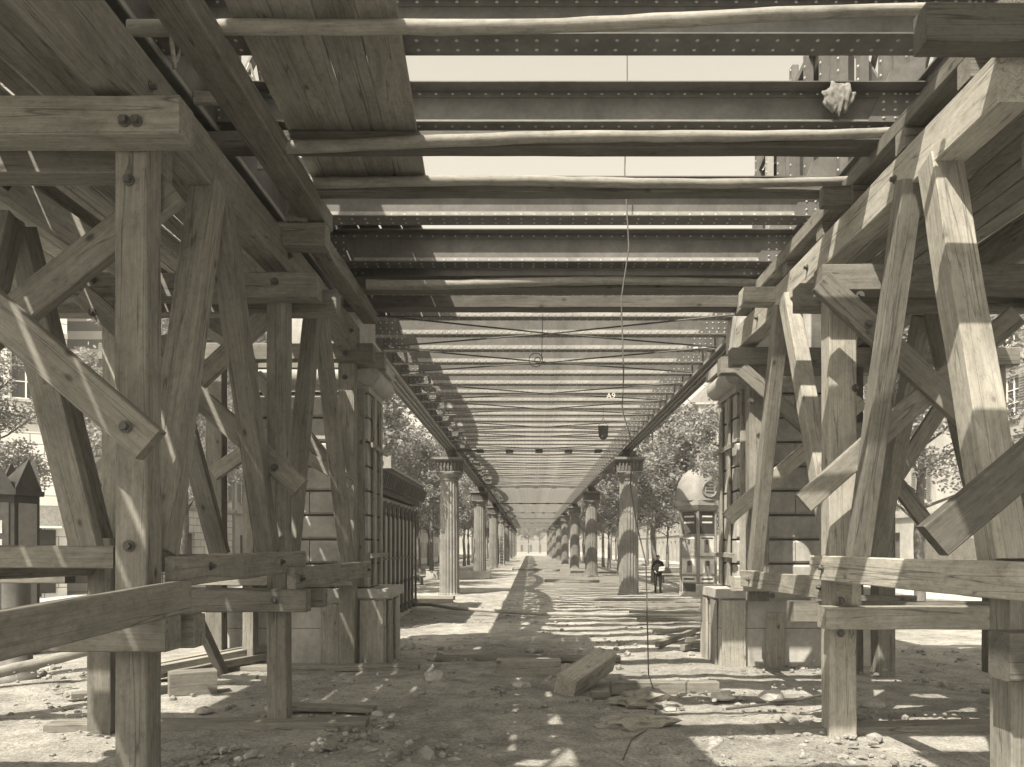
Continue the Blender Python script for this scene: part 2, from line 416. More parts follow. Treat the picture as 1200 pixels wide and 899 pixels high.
# cross bracing in the bents
braceP(LT, (-190, 205), (177, 522), 5.62, .26); braceP(LT, (205, 222), (-190, 530), 6.38, .26, mat='board')
braceP(LT, (97, 345), (352, 572), 8.95, .24, .1); braceP(LT, (350, 335), (80, 590), 9.7, .23, .1, mat='board_dark')
braceP(LT, (300, 440), (400, 560), 13.4, .22, .1); braceP(LT, (413, 566), (330, 520), 13.3, .2, .1); 
braceP(LT, (8, 262), (104, 650), 8.3, .30, .14, 'strut', 'timber'); braceP(LT, (190, 395), (258, 650), 11.2, .26, .14, 'strut')
braceP(LT, (215, 690), (262, 790), 12.2, .10, .24, 'strut')
braceP(LT, (250, 555), (330, 500), 13.2, .24, .12); braceP(LT, (20, 222), (170, 330), 7.4, .24, .14, mat='board')
for p in ((146, 142, 5.715), (160, 142, 5.715), (147, 716, 5.715), (151, 211, 5.995), (151, 640, 5.99), (147, 500, 5.545), (322, 330, 9.065), (322, 703, 9.095), (108, 328, 9.065), (108, 366, 8.9), (322, 548, 8.9), (404, 442, 13.69), (404, 414, 13.415)):
    boltpx(LT, *p)
for y, z, x in ((7.0, 1.93, -2.815), (9.0, 1.93, -2.815), (9.45, 1.72, -2.715), (13.3, 1.72, -2.715), (9.6, 5.62, -2.915), (10.4, 5.62, -2.915), (12.9, 5.62, -2.915), (6.1, 5.64, -2.915)):
    bolt(LT, (x, y, z), (1, 0, 0), .03)

# --- right: bents at 5.8, 8.75 and 13.2 m
vert(RT, 3.52, 3.80, 5.80, 6.08, -.15, 1.98); vert(RT, 3.30, 3.60, 8.74, 9.0, -.1, 5.05, mat='timber_new')
vert(RT, 3.63, 3.95, 13.1, 13.36, 1.2, 5.4); vert(RT, 5.62, 5.9, 12.8, 13.1, -.1, 5.3)
vert(RT, 5.32, 5.55, 13.2, 13.4, -.1, 5.3, mat='board'); vert(RT, 5.5, 5.76, 5.82, 6.08, -.1, 5.4); vert(RT, 5.6, 5.86, 8.76, 9.0, 1.4, 5.2)
vert(RT, 7.4, 7.66, 8.9, 9.15, -.1, 5.2); vert(RT, 7.6, 7.86, 13.1, 13.36, -.1, 5.2)
for (yf, x0, zt) in ((5.52, 3.98, 5.4), (8.46, 3.12, 5.12), (12.95, 3.3, 5.36)):
    cross(RT, x0, 8.0, yf, yf + .26, zt - .28, zt, mat='board'); cross(RT, x0 - .05, 8.0, yf + .56, yf + .82, zt - .30, zt - .02)
# lower rails
cross(RT, 3.16, 7.6, 8.46, 8.72, 1.22, 1.46, 'rail', 'timber_new'); cross(RT, 3.0, 7.6, 9.02, 9.26, 1.24, 1.47, 'rail', 'board')
cross(RT, 3.3, 4.75, 12.8, 13.06, 1.38, 1.62, 'rail', 'timber_new'); cross(RT, 4.5, 6.1, 12.5, 12.72, 1.05, 1.33, 'rail', 'timber')
cross(RT, 3.34, 7.6, 5.52, 5.78, 1.16, 1.5, 'rail', 'darkened')
timber('rail', (3.43, 5.4, 1.86), (3.20, 8.95, 1.87), .1, .27, 'timber_new', RT)
timber('rail', (3.42, 8.3, 1.63), (3.42, 12.7, 1.60), .1, .26, 'timber_new', RT)
timber('rail', (5.9, 5.6, 1.52), (5.45, 12.9, 1.65), .1, .26, 'timber', RT)
cross(RT, 3.6, 3.95, 5.3, 5.52, 1.22, 1.54, 'bearing_block', 'iron_dark')
# struts
strut(RT, 3.53, 8.55, 1.98, 7.35, 5.5, .2, .2, x1=3.52); strut(RT, 3.62, 6.05, 1.98, 7.02, 5.5, .27, .27, 'timber_new', x1=3.62)
strut(RT, 3.54, 12.5, 1.74, 11.15, 5.5, .2, .22, x1=3.54); strut(RT, 3.56, 9.15, 1.74, 10.85, 5.5, .2, .24, 'timber_new', x1=3.54)
strut(RT, 5.45, 12.6, 1.75, 11.0, 5.3, .22, .24); strut(RT, 5.5, 9.2, 2.0, 7.4, 5.3, .22, .24); strut(RT, 5.5, 9.3, 1.75, 10.8, 5.3, .22, .24)
strut(RT, 5.5, 6.1, 2.0, 7.1, 5.3, .22, .24)
# runners
along(RT, 3.50, 3.78, 5.95, 13.5, 5.44, 5.82, mat='timber_new'); along(RT, 3.50, 3.84, 5.9, 8.9, 6.04, 6.19, mat='board')
along(RT, 3.46, 3.78, 9.0, 13.4, 6.0, 6.18, mat='timber'); along(RT, 5.4, 5.66, 2.6, 13.5, 5.4, 5.76); along(RT, 3.9, 4.12, 3, 13.4, 5.84, 6.06, mat='board_dark'); [timber('packing_block', (3.5, yy, 5.93), (3.8, yy, 5.93), .2, .2, 'timber', RT) for yy in (6.4, 7.5, 8.7, 9.6, 10.9, 12.6)]
timber('bearing_block', (3.05, 11.45, 5.70), (3.62, 11.45, 5.70), .3, .22, 'timber_new', RT)
timber('bearing_block', (3.2, 8.72, 5.94), (3.5, 8.72, 5.94), .12, .22, 'timber', RT)
# braces
braceP(RT, (1092, 634), (1500, 290), 5.42, .26, .12, mat='darkened'); pass  # darkened colour stands in for the shade on its front face
braceP(RT, (941, 590), (1190, 370), 8.36, .23, .1, mat='timber'); braceP(RT, (962, 330), (1250, 600), 8.3, .25, .1, mat='timber')
braceP(RT, (852, 608), (1010, 470), 12.9, .24, .1, mat='timber_new'); braceP(RT, (868, 432), (1010, 560), 12.85, .24, .1)
braceP(RT, (1105, 350), (1172, 660), 9.8, .30, .12, 'strut', 'board')
braceP(RT, (1010, 620), (1140, 420), 12.6, .24, .1, mat='board'); braceP(RT, (1085, 612), (1000, 500), 12.5, .24, .1, mat='board')
for p in ((1008, 346, 8.455), (1003, 455, 8.73), (985, 742, 8.45), (985, 704, 8.45), (1018, 380, 8.24), (905, 698, 12.79), (880, 470, 12.79)):
    boltpx(RT, *p)
for y, z, x in ((7.6, 5.62, 3.495), (10.0, 5.62, 3.495), (12.2, 5.62, 3.495), (8.6, 1.87, 3.17), (12.2, 1.6, 3.365), (9.2, 1.63, 3.365)):
    bolt(RT, (x, y, z), (-1, 0, 0), .03)
mb = MB()                                          # hanging iron tie rod with washers at the near right post
mb.tube([(3.57 - 4.6, 5.40 - 9.5, 1.2), (3.60 - 4.6, 5.36 - 9.5, .0)], .018, 8, 'iron_dark'); mb.tube([(3.57 - 4.6, 5.4 - 9.5, 1.2), (3.57 - 4.6, 5.4 - 9.5, 1.17)], .06, 8, 'iron_dark')
mb.build('tie_rod', parent=RT)

# sills under the bents
for (a, b, wy, wz, lb) in (
    ((-5.55, 9.2, .03), (-1.9, 9.3, .03), .32, .10, 'flat timber sill board lying under the left trestle posts'),
    ((2.7, 8.95, .03), (5.5, 9.2, .03), .34, .10, 'half buried timber sill board lying under the right trestle post'),
    ((-5.9, 13.5, .04), (-1.9, 13.6, .04), .3, .09, 'long pale sill plank on the ground before the left stone pier'),
    ((-6.3, 10.9, .05), (-5.1, 11.6, .03), .2, .1, 'short loose plank on dirt behind the near left post')):
    tag(timber('sill_board', a, b, wy, wz, 'timber'), lb, 'board')

# ------------------------------------------------------------------ planks laid on the trestles, and planks added for shade
for i in range(12):
    x0 = -6.9 + i * .285
    y1 = 12.9 + rnd.uniform(-.6, .3)
    tag(timber('overhead_plank', (x0 + .13, -3.2, 6.15 + rnd.uniform(0, .01)), (x0 + .13, y1, 6.15 + rnd.uniform(0, .012)), (.285 - {4: .05, 7: .055, 8: .06}.get(i, .008)), .045, 'board_dark'),
        'dark plank of the platform roofing the left trestle', 'plank', 'planks roofing the left trestle')
for i in range(4):                                 # broad boards of the overhead panel, slightly splayed
    xa = -2.36 + i * .345
    xb = xa - .13 + i * -.02
    tag(timber('platform_board', (xa + .26 + .12, 1.2, 6.335), (xb + .14, 9.35, 6.35), .345 - (.02, .012, .03, .015)[i], .04, 'board_dark'),
        'wide dark board of the overhead panel at upper left', 'board', 'wide boards forming the overhead panel')
for i in range(12):
    x0 = 3.95 + i * .29
    tag(timber('overhead_plank', (x0 + .13, -3.2, 6.15), (x0 + .13, 12.8 + rnd.uniform(-.5, .4), 6.15), .29 - (.006, .01, .028, .008)[i % 4], .045, 'board_dark'),
        'dark plank of the platform roofing the right trestle', 'plank', 'planks roofing the right trestle')
for i in range(7):  # planks added overhead, out of view, to shade the near right brace
    tag(timber('overhead_plank', (1.3 + i * .3, -1, 6.4), (1.3 + i * .3, 4.3, 6.4), .285, .045, 'board_dark'),
        'unseen plank added overhead to shade the near right brace', 'plank', 'unseen planks added overhead for shade')
for i in range(5):
    tag(timber('loose_deck_plank', (-3.15 + i * .33, 10.7 + .3 * (i % 3), 7.03), (-3.1 + i * .33, 15.0 - .35 * (i % 2), 7.04), .30, .05, 'board'),
        'plank laid on top of the iron beams above the left side', 'plank', 'planks laid on the iron beams')
# loose sunlit cross pieces between the left runners
for k, (Y, w_, zz, m_, lb) in enumerate(((7.6, .34, 6.85, 'timber_new', 'pale short board bridging left runners, nearest of its row'), (9.0, .14, 7.02, 'timber_new', 'narrow pale board bridging left runners, middle of its row'),
                                     (9.25, .34, 6.66, 'timber_new', 'broad pale knotted board bridging left runners, farthest of its row'), (7.5, .12, 6.34, 'board_dark', 'dark short board bridging left runners between pale ones'))):
    tag(timber('bridging_board', (-3.17, Y, zz), (-2.8, Y, zz), .05, w_, m_), lb, 'board')

# transverse poles
def pole(px0, py0, px1, py1, Y, r, lb, mid=0):
    a, b = at(px0, py0, Y), at(px1, py1, Y); c = (a + b) / 2 + V((0, 0, mid))
    return tag(roundlog('peeled_pole', [a, c, b], r), lb, 'pole', 'peeled poles laid across the passage')
pole(150, 34, 1090, 16, 6.25, .052, 'peeled pole across the passage, nearest and topmost in view', -.02)
pole(320, 172, 1052, 152, 7.95, .055, 'peeled pole across the passage, second from the top')
pole(340, 214, 1000, 212, 8.95, .055, 'darker peeled pole across the passage, third from the top')
pole(430, 333, 905, 329, 12.2, .065, 'thick rough pole across the passage, lowest before the riveted soffit')
def joist(px0, px1, Y, z0, z1, lb, wy=.2, mat='darkened'):
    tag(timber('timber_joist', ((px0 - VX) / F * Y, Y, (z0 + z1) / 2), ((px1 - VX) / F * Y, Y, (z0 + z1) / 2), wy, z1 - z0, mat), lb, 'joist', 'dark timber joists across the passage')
joist(1078, 1500, 5.75, 5.70, 5.98, 'stout joist end running off to the upper right corner', .2, 'darkened')
joist(150, 1052, 8.12, 6.14, 6.31, 'dark joist tight behind the second peeled pole')
joist(330, 1000, 9.12, 6.14, 6.28, 'dark joist tight behind the third peeled pole')
joist(400, 905, 12.5, 6.13, 6.33, 'dark joist behind the thick rough pole', .3)
joist(405, 880, 13.4, 6.10, 6.3, 'dark joist close to the pier tops', .3)

# things hung from above
mb = MB(); pts = [(735, 30), (735, 110), (732, 200), (737, 290), (728, 350), (731, 440), (729, 480), (741, 520), (739, 570), (745, 610), (757, 660), (758, 700), (760, 790), (770, 822), (766, 850), (740, 866), (730, 890)]
mb.tube([at(x, y, 10.3 if y < 800 else 1953 / max(1, (y - 641)) ) for x, y in pts], .009, 6, 'wire')
tag(mb.build('hanging_wire'), 'long thin wire hanging from the beams down to the rubble', 'wire')
def rag():
    bm = bmesh.new(); bmesh.ops.create_uvsphere(bm, u_segments=72, v_segments=40, radius=1)
    for v in bm.verts:
        p = v.co.copy(); k = 1 + .22 * noise.noise(p * 2.3) + .05 * noise.noise(p * 13) + .08 * math.sin(p.x * 14 + 3 * noise.noise(p * 2))
        taper = .75 + .28 * p.z + .1
        v.co = V((p.x * .17 * k * taper, p.y * .06 * k, p.z * .15 * k - .02 * math.cos(p.x * 9)))
    me = bpy.data.meshes.new('rag_bundle'); bm.to_mesh(me); bm.free(); me.materials.append(M['rag'])
    for p in me.polygons: p.use_smooth = True
    o = bpy.data.objects.new('rag_bundle', me); C.objects.link(o); o.location = at(983, 116, 8.0); return o
tag(rag(), 'crumpled pale rag hung over the riveted beam at upper right', 'rag')
mb = MB(); c = at(628, 422, 13.8); mb.tube([c + V((.12 * math.cos(t * .4), 0, .12 * math.sin(t * .4))) for t in range(17)], .008, 6, 'wire'); mb.tube([c + V((.05 * math.cos(t * .4) + .03, .01, .05 * math.sin(t * .4))) for t in range(17)], .008, 6, 'wire')
mb.tube([c + V((.1, 0, 0)), c + V((.12, 0, .8))], .006, 5, 'wire')
tag(mb.build('wire_coil'), 'small coil of wire hanging under the riveted soffit', 'wire')
mb = MB(); c = at(707, 506, 24)
mb.lathe([(.10, -.32), (.22, -.2), (.24, 0), (.26, .22)], 14, (0, 0), 'iron_dark')
for t in (0, PI): mb.tube([(.25 * math.cos(t), 0, .2), (0, 0, .55)], .012, 5, 'iron_dark')
mb.tube([(0, 0, .55), (0, 0, 1.0)], .012, 5, 'iron_dark')
bk = mb.build('hanging_bucket', loc=c); bk.scale = (.62, .62, .75); tag(bk, 'dark bucket hung beneath the viaduct right of centre', 'bucket')

# ------------------------------------------------------------------ stone piers
def pier(sx, lb):
    fx = CX + sx * 3.28                            # inner face
    ox = CX + sx * 5.45
    T = thing('stone_pier', V((fx, 14.1, 0)), lb, 'pier', 'stone piers under the viaduct ends')
    L = T.location
    def B(mb, xa, xb, y0, y1, z0, z1, m=None):
        xa, xb = sorted((xa, xb)); mb.box(xa - L.x, xb - L.x, y0 - L.y, y1 - L.y, z0, z1, m)
    pl = MB(); B(pl, fx - sx * .33, ox + sx * .3, 13.98, 15.6, -.1, .66, 'stone'); B(pl, fx - sx * .325, ox + sx * .3, 13.985, 15.59, .672, 1.2, 'stone')
    B(pl, fx - sx * .32, ox + sx * .29, 13.99, 15.58, .66, .672, 'stone_dark'); pl.build('plinth', parent=T)
    co = MB(); B(co, fx - sx * .4, ox + sx * .36, 13.92, 15.66, 1.2, 1.36, 'stone'); co.build('coping', parent=T)
    sh = MB(); B(sh, fx + sx * .05, ox - sx * .05, 14.2, 15.35, 1.36, 5.0, 'stone_dark')
    z = 1.38; k = 0
    while z < 4.85:
        # rusticated blocks with chamfered beds, broken joints
        h = .40; cut = [0, 1.05, 2.17] if k % 2 else [0, .55, 1.6, 2.17]
        for a, b in zip(cut[:-1], cut[1:]):
            xa, xb = sorted((fx + sx * (a + .008), fx + sx * (b - .008)))
            x0, x1 = xa - L.x, xb - L.x; y0 = 14.14 - L.y; y1 = 15.4 - L.y; e = .035
            prof = [(y0 + e, z), (y0, z + e), (y0, z + h - e), (y0 + e, z + h), (y1 - e, z + h), (y1, z + h - e), (y1, z + e), (y1 - e, z)]
            vs = []
            for xx, ins in ((x0, 1), (x1, 1)):
                for (yy, zz) in prof: vs.append((xx, yy, zz))
            fs = [(q, (q + 1) % 8, 8 + (q + 1) % 8, 8 + q) for q in range(8)] + [tuple(reversed(range(8))), tuple(range(8, 16))]
            sh.add(vs, fs, 'stone')
        z += .435; k += 1
    sh.build('shaft', parent=T)
    cp = MB(); B(cp, fx - sx * .02, ox, 14.1, 15.42, z, z + .1, 'stone')
    r = .19; zc = z + .28                           # fat torus moulding
    x0, x1 = sorted((fx - sx * .02, ox)); pts = [(x0 - L.x, 0, 0), (x1 - L.x, 0, 0)]
    cp.tube([(x0 - L.x - .1, 14.16 - L.y, zc), (x1 - L.x + .1, 14.16 - L.y, zc)], r, 16, 'stone')
    cp.tube([(fx - sx * .04 - L.x, 14.0 - L.y, zc), (fx - sx * .04 - L.x, 15.5 - L.y, zc)], r, 16, 'stone')
    B(cp, fx + sx * .1, ox, 14.2, 15.3, z + .1, zc + .2, 'stone'); B(cp, fx - sx * .22, ox + sx * .1, 13.98, 15.6, zc + .19, zc + .36, 'stone')
    B(cp, fx + sx * .1, ox - sx * .5, 14.3, 15.3, zc + .36, 6.38, 'stone')
    cp.build('capital', parent=T)
    # guard boards strapped to the arrises
    for (xa, ya, wx, wy, z0, z1) in ((fx + sx * .12, 14.09, .14, .06, 1.4, 4.9), (fx - sx * .05, 14.5, .04, .16, 1.4, 4.8), (fx - sx * .05, 15.1, .04, .16, 1.4, 4.8)):
        timber('guard_board', (xa, ya, z0), (xa, ya, z1), wx, wy, 'guard', T, up=V((0, -1, 0)))
    for (xa, ya, wx, wy, z0, z1) in ((fx - sx * .10, 13.93, .42, .05, 0, 1.16), (fx + sx * .62, 13.90, .32, .06, 0, 1.1 if sx < 0 else .95), (fx - sx * .365, 14.3, .05, .36, 0, 1.15), (fx - sx * .365, 15.0, .05, .34, 0, 1.15)):
        timber('guard_board', (xa, ya, z0 - .05), (xa - sx * .0, ya, z1), wx, wy, 'guard', T, up=V((0, -1, 0)))
    for z0 in (1.95, 3.9):
        timber('guard_strap', (fx - sx * .09, 14.0, z0), (fx - sx * .09, 15.5, z0), .04, .09, 'guard', T)
    return T
pier(-1, 'rusticated stone pier behind the left trestle, boarded at its corner')
pier(1, 'rusticated stone pier behind the right trestle, boarded at its corner')

# ------------------------------------------------------------------ iron viaduct
VI = thing('iron_viaduct', V((CX, 14.8, 6.4)), 'riveted iron viaduct with open cross girders running away overhead', 'viaduct')
VL = VI.location
HW = 3.87
ZB = 6.40
def girder_mesh(x, y0, y1, ztop0, ztop1, lattice=True, s=1):
    """Main girder between two supports: heavy bottom chord, bowed top chord, posts and diagonals. Local to the viaduct."""
    mb = MB(); L = y1 - y0; n = max(4, int(round(L / 1.9)))
    def top(t): return ztop0 + (ztop1 - ztop0) * (1 - (2 * t - 1) ** 2) ** .8
    # bottom chord: two webs on a plate with edge angles
    mb.box(x - .24, x + .24, y0, y1, -.02, 0, 'iron'); 
    for dx in (-.20, .18): mb.box(x + dx, x + dx + .02, y0, y1, 0, .46, 'iron')
    for dx in (-.24, -.075, .055, .22): mb.box(x + dx, x + dx + .02, y0, y1, -.07, -.02, 'iron_light')
    mb.box(x - .26, x + .26, y0, y1, .46, .48, 'iron')
    k = y0
    ps = [(y0 + L * i / n) for i in range(n + 1)]
    for i in range(n):
        a, b = ps[i], ps[i + 1]; ta, tb = i / n, (i + 1) / n
        mb.bar((x, a, top(ta)), (x, b, top(tb)), .44, .10, 'iron'); 
        for dx in (-.12, .12): mb.bar((x + dx, a, top(ta) - .12), (x + dx, b, top(tb) - .12), .03, .22, 'iron')
        if lattice:
            mb.bar((x - .05, a, .46), (x - .05, b, top(tb)), .03, .13, 'iron'); mb.bar((x + .05, b, .46), (x + .05, a, top(ta)), .03, .13, 'iron')
    for i, a in enumerate(ps):
        t = i / n; wd = .30 if i in (0, n) else .12
        mb.box(x - .16, x + .16, a - wd / 2 + (wd / 2 if i == 0 else 0) - (wd / 2 if i == n else 0), a + wd / 2 + (wd / 2 if i == 0 else 0) - (wd / 2 if i == n else 0), .48, top(t) - .02, 'iron')
    return mb
BAY = 21.2; Y1 = 35.0
sup = [14.8, Y1] + [Y1 + BAY * i for i in range(1, 8)]
for sx in (-1, 1):
    for a, b in zip(sup[:-1], sup[1:]):
        girder_mesh(sx * HW, a - VL.y + .04, b - VL.y - .04, 1.45, 3.15).build('main_girder', parent=VI)
    g = girder_mesh(sx * (HW - .05), -6 - VL.y, 14.5 - VL.y, 2.2, 3.2, True)
    # plate webs and rivets on the near span, seen between the beams
    for yy in ([6.5 + i * .62 for i in range(13)] if sx > 0 else []):
        xx = sx * (HW - .30)
        for zz in [.55 + .16 * q for q in range(16)]: g.rivet(xx + (.02 if sx > 0 else -.02) * 0, yy - VL.y, zz, .022, (-sx, 0, 0), 'rivet')
        g.box(min(xx, xx + sx * .1), max(xx, xx + sx * .1), yy - .07 - VL.y, yy + .07 - VL.y, .5, 3.0, 'iron_light' if int(yy * 10) % 7 == 0 else 'iron')
    g.build('main_girder', parent=VI)
# cross girders of the viaduct: one shared mesh with rivets, a plain one far off
def cross_girder(near, h=.55, w_=.24, half=HW - .25, pitch=.15):
    mb = MB()
    mb.box(-half, half, -.008, .008, 0, h, 'iron')
    mb.box(-half, half, -w_ / 2, w_ / 2, -.016, 0, 'iron'); mb.box(-half, half, -w_ / 2 - .03, w_ / 2 + .03, h, h + .016, 'iron')
    for s in (-1, 1):
        a, b = sorted((s * .008, s * .022)); mb.box(-half, half, a, b, 0, .105, 'iron_light'); mb.box(-half, half, a, b, h - .09, h, 'iron')  # bottom angles coloured paler to paint in their sunlit strip
        a, b = sorted((s * .022, s * .09)); mb.box(-half, half, a, b, .001, .013, 'iron_light')
    for q in (-1, 1):                              # end gusset plates
        vs = [(q * half, -.024, -.0), (q * (half - .62), -.024, .0), (q * (half - .35), -.024, h + .3), (q * half, -.024, h + .5)]
        vs2 = [(x, .024, z) for x, y, z in vs]
        f = [(0, 1, 2, 3), (7, 6, 5, 4), (0, 4, 5, 1), (1, 5, 6, 2), (2, 6, 7, 3), (3, 7, 4, 0)]
        mb.add(vs + vs2, f, 'iron')
        if near:
            for i in range(4):
                for j in range(4): mb.rivet(q * (half - .07 - .12 * i), -.026, .13 + j * .115, .018, (0, -1, 0), 'rivet')
    if near:
        n = int(2 * half / pitch)
        for i in range(n):
            x = -half + (i + .5) * 2 * half / n
            mb.rivet(x, -.023, .055, .021, (0, -1, 0), 'rivet')
            mb.rivet(x, -.06, -.017, .018, (0, 0, -1), 'rivet'); mb.rivet(x, .07, -.017, .018, (0, 0, -1), 'rivet')
            mb.rivet(x, -.02, h - .045, .018, (0, -1, 0), 'rivet')
    return mb
near_me = cross_girder(True).mesh('cross_girder'); far_me = cross_girder(False).mesh('cross_girder')
big_me = cross_girder(True, .52, .30, HW - .2, .17).mesh('cross_girder')
ys = [3.3, 5.1, 6.85, 8.35, 10.2, 12.0, 13.4]
for y, zs_ in zip((3.3, 5.1, 6.81, 8.19, 10.47, 12.12, 13.5), (.72, .72, .72, .72, .92, .88, .9)):
    o = bpy.data.objects.new('cross_girder', big_me); C.objects.link(o); o.parent = VI; o.location = (0, y - VL.y, .02); o.scale = (1, 1, zs_)
y = 14.9; n = 0
PITCH = 1.22
while n < 92:
    o = bpy.data.objects.new('cross_girder', near_me if y < 75 else far_me); C.objects.link(o); o.parent = VI
    o.location = (0, y - VL.y, .0); y += PITCH; n += 1
mb = MB()
while y < sup[-1]:
    yy = y - VL.y; mb.box(-HW + .25, HW - .25, yy - .01, yy + .01, 0, .55, 'iron'); mb.box(-HW + .25, HW - .25, yy - .12, yy + .12, -.016, 0, 'iron'); mb.box(-HW + .25, HW - .25, yy - .025, yy - .011, 0, .105, 'iron_light'); y += PITCH
tag(mb.build('cross_girders', parent=VI), 'cross girders at the far end', kind='stuff')
# crossed tie rods under the soffit
k = 0; y = 14.4
while y < 56:
    a, b = y - VL.y, y + 2.44 - VL.y
    for s in (-1, 1):
        mb = MB(); mb.tube([(-s * (HW - .3), a, -.06), (0, (a + b) / 2, -.10), (s * (HW - .3), b, -.06)], .016, 6, 'iron_dark'); mb.build('tie_rod', parent=VI)
    y += 2.44 + (1.22 if k % 2 else 0); k += 1
# clamp pads across the soffit at the columns
for yy in sup[1:-1]:
    mb = MB(); d = yy - VL.y
    for q in (-2, -1, 0, 1, 2): mb.box(q * 1.3 - .16, q * 1.3 + .16, d - .25, d + .25, -.14, -.018, 'iron_dark')
    mb.box(-HW + .25, HW - .25, d - .03, d + .03, -.10, -.018, 'iron'); mb.build('clamp_pad', parent=VI)
def text_part(name, s, size, loc, rot, mat, parent=None, depth=.004, label=None):
    cu = bpy.data.curves.new(name, 'FONT'); cu.body = s; cu.size = size; cu.extrude = depth; cu.align_x = 'CENTER'; cu.align_y = 'CENTER'
    t = bpy.data.objects.new('t', cu); C.objects.link(t); bpy.context.view_layer.update()
    me = bpy.data.meshes.new_from_object(t.evaluated_get(bpy.context.evaluated_depsgraph_get())); bpy.data.objects.remove(t)
    me.materials.clear(); me.materials.append(M[mat])
    o = bpy.data.objects.new(name, me); C.objects.link(o); o.parent = parent
    o.location = V(loc) - (parent.location if parent and parent.type == 'EMPTY' and parent.parent is None and parent.rotation_euler.z == 0 else V((0, 0, 0))); o.rotation_euler = rot
    return o
p = at(716, 464, 17.28); text_part('chalk_mark', 'A9', .17, (p.x, 17.29, p.z), (R(90), 0, 0), 'chalk', VI)
p = at(822, 412, 17.28); text_part('chalk_mark', 'B/R', .26, (p.x, 17.29, p.z), (R(90), 0, 0), 'chalk', VI)
p = at(895, 196, 14.2); text_part('chalk_mark', 'XO', .24, (3.72 + CX, 13.6, 8.7), (R(90), 0, R(-60)), 'chalk', VI)
text_part('chalk_mark', 'A7', .34, (-HW + CX + .40, 8.9, 7.35), (R(90), R(0), R(60)), 'chalk', VI)

# ------------------------------------------------------------------ columns
def column(x, y):
    T = thing('iron_column', V((x, y, 0)), None, None)
    s = MB(); s.lathe([(.50, -.05), (.50, .04), (.45, .08), (.44, .4), (.435, 2.5), (.40, 5.0)], 40, (0, 0), 'castiron', False, .10); register(s.build('shaft', parent=T), T)
    c = MB(); c.lathe([(.37, 4.98), (.43, 5.03), (.43, 5.08), (.40, 5.1), (.50, 5.22), (.56, 5.26), (.56, 5.34)], 32, (0, 0), 'castiron')
    c.box(-.50, .50, -.50, .50, 5.34, 5.82, 'castcap'); c.box(-.60, .60, -.60, .60, 5.82, 5.90, 'castcap'); c.box(-.66, .66, -.66, .66, 5.90, 6.0, 'castiron')
    c.box(-.545, .545, -.545, .545, 5.34, 5.40, 'castiron')
    for a in (0, PI / 2, PI, 3 * PI / 2):
        for k in range(7):
            t = -.45 + k * .15; ca, sa = math.cos(a), math.sin(a)
            p0 = V((t, -.535, 5.40)); pts = [V((p0.x * ca - p0.y * sa, p0.x * sa + p0.y * ca, z)) for z in (5.42, 5.80)]
            c.bar(pts[0], pts[1], .055, .055, 'castcap')
    register(c.build('capital', parent=T), T)
    b = MB(); b.box(-.36, .36, -.30, .30, 6.0, 6.14, 'iron_dark'); b.box(-.30, .30, -.22, .22, 6.14, 6.32, 'iron'); register(b.build('bearing', parent=T), T)
    return T
ordn = ['first and largest', 'second', 'third', 'fourth', 'fifth', 'sixth', 'seventh', 'farthest']
c0 = column(CX - 3.95, Y1); first = True
for i, yy in enumerate(sup[1:]):
    for sx, side in ((-1, 'left'), (1, 'right')):
        if first: T = c0; first = False
        else: T = copy_tree(c0)
        T.location = (CX + sx * 3.95, yy, 0)
        tag(T, 'fluted iron column, %s in the %s row' % (ordn[i], side), 'column', 'fluted columns under the viaduct')

